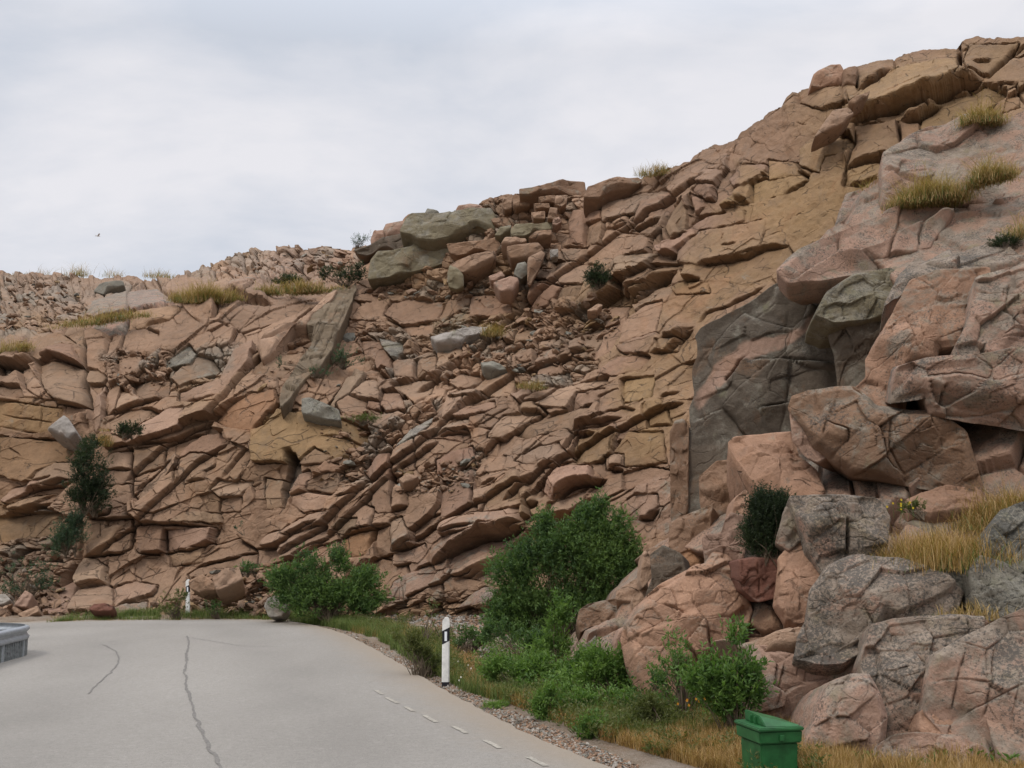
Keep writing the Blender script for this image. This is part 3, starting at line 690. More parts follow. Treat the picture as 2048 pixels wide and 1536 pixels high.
def apply_blocks(text, PX, PY, h, colr, detail, s_m, keep=0.7):
    for k, ln in enumerate(text.strip().split('\n')):
        c, off, tx, ty, key, rest = ln.split(None, 5); off, tx, ty = float(off), float(tx), float(ty); poly = pts(c, rest)
        r = poly_mask(poly, PX, PY, 2)
        if r is None: continue
        sl, X, Y, s = r; cxm, cym = poly.mean(0)
        # a wandering outline, so that no edge is ruled
        s = s + 3.2 * fbm(p3(X / 22, Y / 22, k * 1.7), 3, 80) + 1.2 * fbm(p3(X / 6, Y / 6, k), 2, 81)
        s = s + 2.0; w = sstep(-1.0, 1.0, s)
        rg = np.random.default_rng(k + 100)
        ink = s > 0; base_h = float(h[sl][ink].mean()) if ink.any() else 0.0
        tx += rg.uniform(-.09, .09); ty += rg.uniform(-.09, .09)
        face = base_h * .6 + (off - .22) * .55 + (1.4 * tx * (X - cxm) - 1.4 * ty * (Y - cym)) * s_m
        # one or two broken facets within the face, and worn edges
        for q in range(2):
            a = rg.uniform(0, 6.28); g = rg.uniform(.15, .6); R0 = rg.uniform(.3, .85) * 0.5 * max(np.ptp(poly[:, 0]), np.ptp(poly[:, 1])) * s_m
            dd = ((X - cxm) * math.cos(a) + (Y - cym) * math.sin(a)) * s_m
            face = face - g * np.clip(dd - R0 + 0.12 * fbm(p3(X / 40, Y / 40, k + q * 9.), 2, 82), 0, None)
        face = face - 0.045 * np.exp(-np.clip(s, 0, None) / 1.8) + detail[sl] * keep
        h[sl] = h[sl] * (1 - w) + face * w
        groove = np.exp(-((s + .5) / 1.0) ** 2) * sstep(-.25, .3, fbm(p3(X / 30, Y / 30, k + .5), 2, 83)); h[sl] -= 0.26 * groove
        ct = TINT[key] * (0.78 + 0.34 * rg.random()) * (1 + .02 * rg.normal(0, 1, 3)); cw = w * 0.8
        for i in range(3): colr[sl + (i,)] = colr[sl + (i,)] * (1 - cw) + ct[i] * cw
        if key in 'Ggpw': colr[sl + (3,)] = np.maximum(colr[sl + (3,)], w * (.55 if key in 'Gg' else .45))
def apply_cracks(text, PX, PY, h, lam=26.0, wob=1.0):
    for k, ln in enumerate(text.strip().split('\n')):
        c, st, wd, dp, rest = ln.split(None, 4); st, wd, dp = float(st), float(wd), float(dp); line = pts(c, rest)
        x0, y0 = line.min(0) - 70; x1, y1 = line.max(0) + 70
        m = (PX > x0) & (PX < x1) & (PY > y0) & (PY < y1)
        if not m.any(): continue
        rr = np.where(m.any(1))[0]; cc_ = np.where(m.any(0))[0]; sl = (slice(rr[0], rr[-1] + 1), slice(cc_[0], cc_[-1] + 1))
        X = PX[sl] + wob * 3 * fbm(p3(PX[sl] / 18, PY[sl] / 18, k * 2.1), 3, 90); Y = PY[sl] + wob * 3 * fbm(p3(PX[sl] / 18, PY[sl] / 18, k * 2.1 + 50), 3, 91)
        d, sg, arc, L = seg_dist(line, X, Y, False)
        endd = np.minimum(arc, L - arc)
        t = sstep(-1, min(30.0, L / 3), endd)
        t = np.where((arc <= 0) | (arc >= L), 0, t)
        s = d * sg
        if st: h[sl] += t * (np.where(s > 0, 1.0, 0) * sstep(0, 1.5, s) * st * np.exp(-d / lam) - np.where(s <= 0, 1, 0) * 0.35 * st * np.exp(-d / (lam * .6)))
        h[sl] -= dp * t * np.exp(-(d / wd) ** 2)
def apply_stains(text, PX, PY, colr):
    for k, ln in enumerate(text.strip().split('\n')):
        key, stg, fe, rest = ln.split(None, 3); stg, fe = float(stg), float(fe); poly = pts('Z', rest)
        r = poly_mask(poly, PX, PY, fe)
        if r is None: continue
        sl, X, Y, s = r; s = s + fe * 0.9 * fbm(p3(X / 45, Y / 30, k * 3.), 4, 95, .6)
        w = sstep(-fe * .6, fe * .6, s) * stg * (0.75 + 0.35 * fbm(p3(X / 25, Y / 25, k * 5.), 3, 96))
        for i in range(3): colr[sl + (i,)] = colr[sl + (i,)] * (1 - w) + TINT[key][i] * w
        if key in 'Ggpw': colr[sl + (3,)] = np.maximum(colr[sl + (3,)], w * .6)

SMOOTH_FACE = pts('Z', "1230,640 1330,540 1420,420 1600,330 1740,330 1700,450 1560,560 1400,640 1380,900 1280,900 1200,760")
RUBBLE = [pts('Z', "-160,560 0,550 180,565 300,555 330,575 180,590 150,640 0,680 -160,690"), pts('Z', "350,552 480,500 740,490 700,560 550,590 420,560"),
          pts('Z', "870,410 1060,385 1180,385 1110,480 1060,600 900,640 760,560 900,520"), pts('Z', "680,640 1000,640 1040,610 1230,620 1180,740 1060,800 900,770 760,760"),
          pts('Z', "380,1140 540,1120 560,1240 390,1240"), pts('Z', "770,930 960,900 960,970 830,990"), pts('Z', "960,1180 780,1200 800,1240 1000,1240"),
          pts('Z', "0,1010 130,1010 150,1120 60,1240 0,1240"), pts('Z', "200,710 480,700 460,780 240,780"), pts('Z', "690,820 880,800 800,960 620,1000 700,900")]
def cliff():
    PX, PY = sheet_grid(-800, 3300, 1.55, BOTTOM, SKYLINE, 690, 14)
    Y0 = blur(depth_at(DEPTH, PX, PY), 9)
    x = PX / 70.0; y = -PY / 70.0; S = PX.shape
    rub = np.zeros(S)
    for pl in RUBBLE:
        r = poly_mask(pl, PX, PY, 25)
        if r: rub[r[0]] = np.maximum(rub[r[0]], sstep(-15, 15, r[3] + 12 * fbm(p3(r[1] / 30, r[2] / 30), 2, 7)))
    smo = np.zeros(S); r = poly_mask(SMOOTH_FACE, PX, PY, 40); smo[r[0]] = sstep(-30, 40, r[3])
    ang = 34
    h1, e1, r1 = facets(x, y, 1.5, ang, 2.6, 11); h2, e2, r2 = facets(x, y, 0.72, ang - 6, 2.2, 23); h3, e3, r3 = facets(x, y, 0.36, ang - 4, 1.5, 37)
    h4, e4, r4 = facets(x, y, 0.30, 18, 1.6, 51, .15); h5, e5, r5 = facets(x, y, 0.15, 10, 1.7, 63, .1)
    act2 = .45 + .55 * sstep(-.1, .35, fbm(p3(x / 2.2, y / 2.2), 3, 70) + .12); act3 = .3 + .7 * sstep(0, .35, fbm(p3(x / 1.3, y / 1.3), 3, 71) + .05)
    q = 1 - 0.75 * smo
    h = 0.50 * h1 * q + act2 * (0.17 * h2) * q + act3 * 0.075 * h3 * q
    gr = lambda e, w: np.exp(-(e / w) ** 2)
    brk = sstep(-.15, .3, fbm(p3(x * 1.1, y * 1.1, 7.), 3, 77)); brk2 = sstep(-.1, .3, fbm(p3(x * 2.1, y * 2.1, 8.), 3, 78))
    h -= (0.30 * brk * gr(e1, .014) + 0.16 * act2 * brk2 * gr(e2, .022) + 0.04 * act3 * gr(e3, .05)) * q
    hr = 0.30 * h4 + 0.13 * h5 + 0.2 * h2 - 0.16 * gr(e4, .09) - .07 * gr(e5, .11)
    h = h * (1 - rub) + (0.35 * h + hr * (0.95 + .6 * sstep(40, 52, Y0))) * rub
    und = 0.05 * fbm(p3(x * 1.0, y * 1.0, 1.), 4, 72) + 0.02 * fbm(p3(x * 5 + y * 2, y * 7 - x * 3, 1.), 4, 73)
    rid = 0.025 * (1 - np.abs(fbm(p3(x * 1.5 + y, (y * 1.6 - x) * 1.8, 4.), 4, 74)) * 3)
    det = und * .6 + rid + act3 * 0.07 * h3 + .06 * h2
    h += und + rid
    col = np.ones(S + (4,)); base = TINT['n']
    v = 0.78 + 0.26 * r1 + 0.18 * act2 * r2 + .10 * rub * r4 + .06 * rub * r5
    hue = fbm(p3(x / 3, y / 3, 2.), 3, 75)
    for i in range(3): col[..., i] = base[i] * v
    w = sstep(0, .5, hue)[..., None] * .5; col[..., :3] = col[..., :3] * (1 - w) + TINT['m'] * w
    w = (sstep(.55, .9, r4) * rub * .55)[..., None]; col[..., :3] = col[..., :3] * (1 - w) + TINT['G'] * 1.05 * w
    w = (sstep(.0, .2, .2 - r4) * rub * .6)[..., None]; col[..., :3] = col[..., :3] * (1 - w) + TINT['l'] * 1.1 * w
    col[..., 3] = 0.02 + rub * .10
    apply_blocks(BLOCKS, PX, PY, h, col, det, 1 / 70.)
    apply_stains(STAINS, PX, PY, col)
    apply_cracks(CRACKS, PX, PY, h)
    # near the brow the surface stays within the ridge
    v_ = np.linspace(0, 1, S[0])[:, None]; h *= 1 - 0.35 * sstep(.985, 1, v_)
    h = blur(h, 0.35)
    o, P = build_sheet('rock_face', PX, PY, Y0, h, col)
    tag(o, 'tall brown and ochre blasted rock cutting beyond the road bend', 'cliff', kind='structure')
    return P
CLIFF = cliff()
def cliff_Y(px, py):
    return float(depth_at(DEPTH, np.array([[float(px)]]), np.array([[float(py)]]))[0, 0])
# ------------------------------------------------------------------ single rocks, blocks and slabs
def rock(name, label, c, rest, Y, thick, lean=25, yaw=0, key='n', lich=0.2, bulge=None, facet=5, seed=1, cracks='', group=None, cat='rock', rough=0.05, edge=2.2, jit=0.05, grow=1.04, stains='', bulge_k=1.0, fk=None):
    """a closed block: outline on a plane at distance Y (metres), its front broken into facets, its back drawn in behind"""
    rg = np.random.default_rng(seed * 31 + 5)
    poly = pts(c, rest); cen = poly.mean(0)
    P0 = at(cen[0], cen[1], Y)
    l, w_ = math.radians(lean), math.radians(yaw)
    n = np.array([math.sin(w_) * math.cos(l), -math.cos(w_) * math.cos(l), math.sin(l)])
    ax = np.cross(np.array([0, 0, 1.0]), n); ax /= np.linalg.norm(ax); ay = np.cross(n, ax)
    def topl(pp):
        d = rays(pp[:, 0], pp[:, 1]); o = np.array([0, 0, CAMZ]); t = ((P0 - o) @ n) / (d @ n); Q = o + d * t[:, None] - P0
        return np.stack([Q @ ax, Q @ ay], -1)
    L = topl(poly)
    if ((L[:, 0] * np.roll(L[:, 1], -1) - np.roll(L[:, 0], -1) * L[:, 1]).sum()) < 0: L = L[::-1]
    # corners a little worn: each is cut once
    Q = []
    for i in range(len(L)):
        a, b = L[i], L[(i + 1) % len(L)]; Q += [a * .94 + b * .06, a * .06 + b * .94]
    L = np.array(Q)
    sz = math.sqrt(abs((L[:, 0] * np.roll(L[:, 1], -1) - np.roll(L[:, 0], -1) * L[:, 1]).sum()) / 2)
    ppm = FPX / Y; per = np.hypot(*(np.roll(L, -1, 0) - L).T).sum()
    nt_ = int(np.clip(per * ppm / 2.4, 40, 420)); nr = int(np.clip(sz * ppm / 4.2, 8, 110))
    seg = np.hypot(*(np.roll(L, -1, 0) - L).T); cum = np.concatenate([[0], np.cumsum(seg)]); tt = np.linspace(0, cum[-1], nt_, endpoint=False)
    LL = np.vstack([L, L[:1]]); B = np.stack([np.interp(tt, cum, LL[:, 0]), np.interp(tt, cum, LL[:, 1])], -1)
    B = B + jit * sz * 0.35 * np.stack([fbm(p3(B[:, 0] * 5 / sz, B[:, 1] * 5 / sz, seed * 1.1), 4, 33), fbm(p3(B[:, 0] * 5 / sz, B[:, 1] * 5 / sz, seed * 2.1 + 4), 4, 34)], -1)
    C = B.mean(0); B = C + (B - C) * grow; r = np.linspace(0, 1, nr + 1)[1:] ** 0.85
    G = C + (B - C)[None] * r[:, None, None]                    # rings x angle
    X_, Y_ = G[..., 0], G[..., 1]
    d = seg_dist(B, X_, Y_)[0]
    if bulge is None: bulge = 0.22 * sz
    bulge *= bulge_k
    planes = [edge * d, np.full_like(d, bulge)]
    for q in range(facet):
        a = rg.uniform(0, 2 * math.pi); s = rg.uniform(.2, .8); r0 = rg.uniform(-.12, .42) * sz
        planes.append(bulge - s * ((X_ - C[0]) * math.cos(a) + (Y_ - C[1]) * math.sin(a) - r0))
    k = 60.0 / sz * (0.5 if edge < 1.3 else 1.0); M = np.stack(planes); mn = M.min(0); h = mn - np.log(np.exp(-k * (M - mn)).sum(0)) / k
    h = np.maximum(h + math.log(len(planes)) / k * np.clip(1 - d / sz * 6, 0, 1) * 0, -0.02 * sz)
    if True:
        fk = fk if fk is not None else (1.0 if bulge_k < 1 else .55)
        af = rg.uniform(10, 45); fa = facets(X_ + seed, Y_ - seed, .34 * sz, af, 1.5, seed + 7, .12); fb = facets(X_ - seed, Y_ + seed, .13 * sz, af - 12, 1.5, seed + 9, .12)
        on = sstep(-.1, .3, fbm(p3(X_ / sz * 2, Y_ / sz * 2, seed * 1.), 2, 12)); fw = np.clip(d / (.05 * sz), 0, 1)
        h = h + fk * fw * sz * (.085 * fa[0] + on * .032 * fb[0] - .02 * np.exp(-(fa[1] / .03) ** 2) - .012 * on * np.exp(-(fb[1] / .05) ** 2))
    h = h - h[-1].mean()
    prof = [(1.0, 0)]
    F = P0 + X_[..., None] * ax + Y_[..., None] * ay + h[..., None] * n
    back = []
    for s_, t_ in ((.995, .10), (.985, .3), (.95, .6), (.86, .9), (.6, 1.05), (.2, 1.05)):
        g = C + (B - C) * s_; back.append(P0 + g[:, :1] * ax + g[:, 1:] * ay + (h[-1][:, None] - t_ * thick) * n)
    F = np.concatenate([F, np.stack(back)], 0)
    nrm = n[None, None] + 0 * F
    rim = np.clip((r[-1] - 0) * 0, 0, 1)
    disp = rough * sz * (0.9 * fbm(F * (2.2 / sz) + seed * 3.7, 5, 40, .55)) + rough * sz * .5 * (0.5 - np.abs(fbm(F * (3.1 / sz) + seed, 4, 47)))
    disp = disp + 0.012 * fbm(F * 9.0, 3, 44)
    dirn = F - (P0 - 0.5 * thick * n); dirn /= np.linalg.norm(dirn, axis=-1, keepdims=True) + 1e-9
    wgt = np.ones(F.shape[:2]); wgt[:nr] = np.clip(d / (0.06 * sz), 0.25, 1)
    F = F + ((nrm + dirn) * 0.5) * (disp * wgt)[..., None]
    if cracks:
        for ln in cracks.split(';'):
            wd, dp, st, pl = ln.strip().split(None, 3); wd, dp, st = float(wd), float(dp), float(st); line = topl(pts(c, pl))
            dd, sg, arc, Lc = seg_dist(line, X_ + 0.02 * fbm(p3(X_ * 6, Y_ * 6), 3, 9), Y_ + 0.02 * fbm(p3(X_ * 6, Y_ * 6, 3.), 3, 9), False)
            t = sstep(0, .15 * Lc, np.minimum(arc, Lc - arc)); t = np.where((arc <= 0) | (arc >= Lc), 0, t); vr = .35 + .65 * sstep(-.2, .3, fbm(p3(X_ * 3.1, Y_ * 3.1, 7.), 3, 66))
            if bulge_k < 1: wd *= .6; dp *= .8
            dz = -dp * t * vr * np.exp(-(dd / wd) ** 2) + st * t * np.where(sg > 0, 1, 0) * np.exp(-dd / .25)
            F[:nr] += dz[..., None] * n
    cv = TINT[key] * (0.92 + .16 * rg.random())
    R_, C_ = F.shape[:2]; V = np.concatenate([F.reshape(-1, 3), [F[0].mean(0)], [F[-1].mean(0)]])
    i = np.arange(R_ * C_).reshape(R_, C_); j = np.roll(i, -1, 1)
    f = np.stack([i[:-1], i[1:], j[1:], j[:-1]], -1).reshape(-1, 4)
    ca = R_ * C_; capf = np.stack([np.full(C_, ca), i[0], j[0], np.full(C_, ca)], -1); capb = np.stack([np.full(C_, ca + 1), j[-1], i[-1], np.full(C_, ca + 1)], -1)
    colr = np.ones((len(V), 4)); pv = 1 + .12 * fbm(V * 1.1 + seed, 3, 48); colr[:, :3] = cv[None] * pv[:, None]; colr[:, 3] = lich
    for ln in filter(None, stains.split(';')):
        ky, stg, pl = ln.strip().split(None, 2); pp = topl(pts(c, pl)); lv = (V - P0); xx, yy = lv @ ax, lv @ ay
        ds = seg_dist(pp, xx, yy)[0]; ds = np.where(in_poly(pp, xx, yy), ds, -ds) + .18 * fbm(V * 2.2, 4, 61); wq = (sstep(-.04, .04, ds) * float(stg))[:, None]
        colr[:, :3] = colr[:, :3] * (1 - wq) + TINT[ky] * wq; colr[:, 3] = colr[:, 3] * (1 - wq[:, 0]) + .12 * wq[:, 0]
    me_faces = [tuple(q) for q in f.tolist()] + [(ca, a, b) for a, b in zip(i[0].tolist(), j[0].tolist())] + [(ca + 1, b, a) for a, b in zip(i[-1].tolist(), j[-1].tolist())]
    loc = V.mean(0).copy(); loc[2] = V[:, 2].min()
    me = bpy.data.meshes.new(name); me.from_pydata((V - loc).tolist(), [], me_faces)
    me.polygons.foreach_set('use_smooth', [True] * len(me.polygons))
    a_ = me.color_attributes.new('col', 'FLOAT_COLOR', 'POINT'); a_.data.foreach_set('color', colr.astype(np.float32).ravel())
    me.materials.append(ROCK); me.update()
    o = bpy.data.objects.new(name, me); COL.objects.link(o); o.location = loc
    tag(o, label, cat, group)
    return o

# --- the near outcrop on the right: its core, which the single rocks sit against
OUT_TOP = pts('Z', "1150,1330 1180,1262 1240,1230 1262,1170 1300,1120 1335,1090 1400,1060 1450,1010 1500,940 1560,860 1600,640 1620,520 1660,450 1700,440 1725,380 1800,330 1840,270 1880,256 2000,246 2060,215 2230,170 2700,100 3300,60")
OUT_BOT = pts('Z', "1150,1600 2230,1640 3300,2000")
OUT_DEPTH = {1150: [(1330, 14.5), (1250, 15.5), (1000, 17)], 1300: [(1600, 12.4), (1330, 14.2), (1150, 16.5), (1000, 17.5), (800, 18.6)],
    1450: [(1600, 11.6), (1400, 12.8), (1200, 14), (1050, 15.5), (1000, 17.5), (900, 18.3), (600, 19.3)],
    1600: [(1600, 11), (1400, 12), (1200, 13), (1000, 14.6), (900, 17.3), (600, 18.4), (500, 19.3), (420, 20.5)],
    1780: [(1600, 10.3), (1400, 11), (1200, 12.2), (1000, 14.3), (700, 16.3), (560, 17.2), (430, 19), (320, 20.2)],
    2048: [(1600, 9.6), (1400, 10.3), (1200, 11.6), (1000, 13.5), (700, 15.2), (500, 16.8), (400, 18.4), (220, 20)], 2230: [(1600, 9.3), (1200, 11.2), (1000, 13), (600, 15.6), (200, 19.5)], 3300: [(2000, 7.5), (1200, 9.5), (1000, 10.5), (600, 12.5), (200, 15.5)]}
OUT_BLOCKS = """
F .2 .1 0 g 1010,190 1060,90 1200,20 1340,10 1350,180 1200,215 1100,225
F .3 0 0 l 1010,930 1180,1020 1170,1140 1010,1130
F .25 0 0 s 1185,1040 1300,1080 1300,1170 1180,1150
F .3 0 0 b 1310,1080 1450,1090 1460,1170 1310,1180
F .0 -.2 -.2 k 880,880 1000,900 1010,1110 960,1010
G .3 0 0 b 590,600 690,670 760,700 760,790 700,830 600,780
G .2 0 0 s 600,900 560,830 700,830 840,780 900,800 930,880
"""
OUT_CRACKS = """
F .15 4 .25 520,555 600,450 640,420
F .1 3 .15 640,450 850,440 1090,450
F 0 4 .3 318,770 318,1200
F .3 3 .1 690,700 760,685 890,655
F .2 3 .2 1010,190 1140,215 1390,205
F .15 2 .15 1010,190 1060,300 1100,480 1105,570
"""
OUT_STAINS = """
p .8 10 1490,700 1560,660 1640,630 1650,660 1600,700 1530,720 1450,790 1400,790 1460,730
r .5 16 1570,730 1660,720 1680,770 1590,800
p .5 12 1380,880 1420,850 1480,930 1450,1000 1400,980
p .6 30 1560,420 2230,150 2230,500 1800,560 1600,560
s .5 30 1230,1120 1560,1180 1560,1450 1230,1400
p .5 30 1560,900 2230,900 2230,1600 1560,1600
"""
def outcrop():
    PX, PY = sheet_grid(1150, 3300, 1.9, OUT_BOT, OUT_TOP, 560, 14)
    Y0 = blur(depth_at(OUT_DEPTH, PX, PY), 7) - .95
    hole = poly_mask(pts('Z', "1500,640 1600,560 1740,560 1790,640 1770,760 1640,860 1560,900 1480,900"), PX, PY, 60); Y0[hole[0]] += 2.3 * sstep(-45, 25, hole[3])
    x = PX / 150.0; y = -PY / 150.0; S = PX.shape
    h1, e1, r1 = facets(x, y, 1.0, 24, 1.7, 111); h2, e2, r2 = facets(x, y, 0.42, 30, 1.6, 123)
    act = sstep(-.1, .3, fbm(p3(x / 1.2, y / 1.2), 3, 170)); gr = lambda e, w: np.exp(-(e / w) ** 2)
    und = 0.12 * fbm(p3(x * 1.1, y * 1.1), 4, 172) + 0.035 * fbm(p3(x * 6, y * 6), 4, 173)
    h = 0.30 * h1 + .14 * act * h2 - .12 * gr(e1, .03) - .07 * act * gr(e2, .05) + und
    far = sstep(620, 560, PY); h = h * (1 - .5 * far)
    col = np.ones(S + (4,)); v = .88 + .15 * r1 + .1 * r2
    for i in range(3): col[..., i] = (TINT['p'] * .55 + TINT['n'] * .45)[i] * v
    col[..., 3] = .38
    apply_blocks(OUT_BLOCKS, PX, PY, h, col, und, 1 / 125., .8)
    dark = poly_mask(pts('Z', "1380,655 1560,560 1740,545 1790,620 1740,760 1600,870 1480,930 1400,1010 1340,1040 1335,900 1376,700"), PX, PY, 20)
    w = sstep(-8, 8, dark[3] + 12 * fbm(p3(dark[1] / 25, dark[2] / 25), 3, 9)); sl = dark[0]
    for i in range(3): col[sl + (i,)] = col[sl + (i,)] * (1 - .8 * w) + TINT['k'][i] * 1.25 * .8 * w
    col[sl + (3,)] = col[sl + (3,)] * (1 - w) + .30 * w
    apply_stains(OUT_STAINS, PX, PY, col); apply_cracks(OUT_CRACKS, PX, PY, h)
    h = blur(h, .7)
    o, P = build_sheet('rock_outcrop', PX, PY, Y0, h, col, 6.0, .6)
    tag(o, 'dark lichened wall and pink granite core of the near outcrop', 'outcrop', kind='structure')
outcrop()

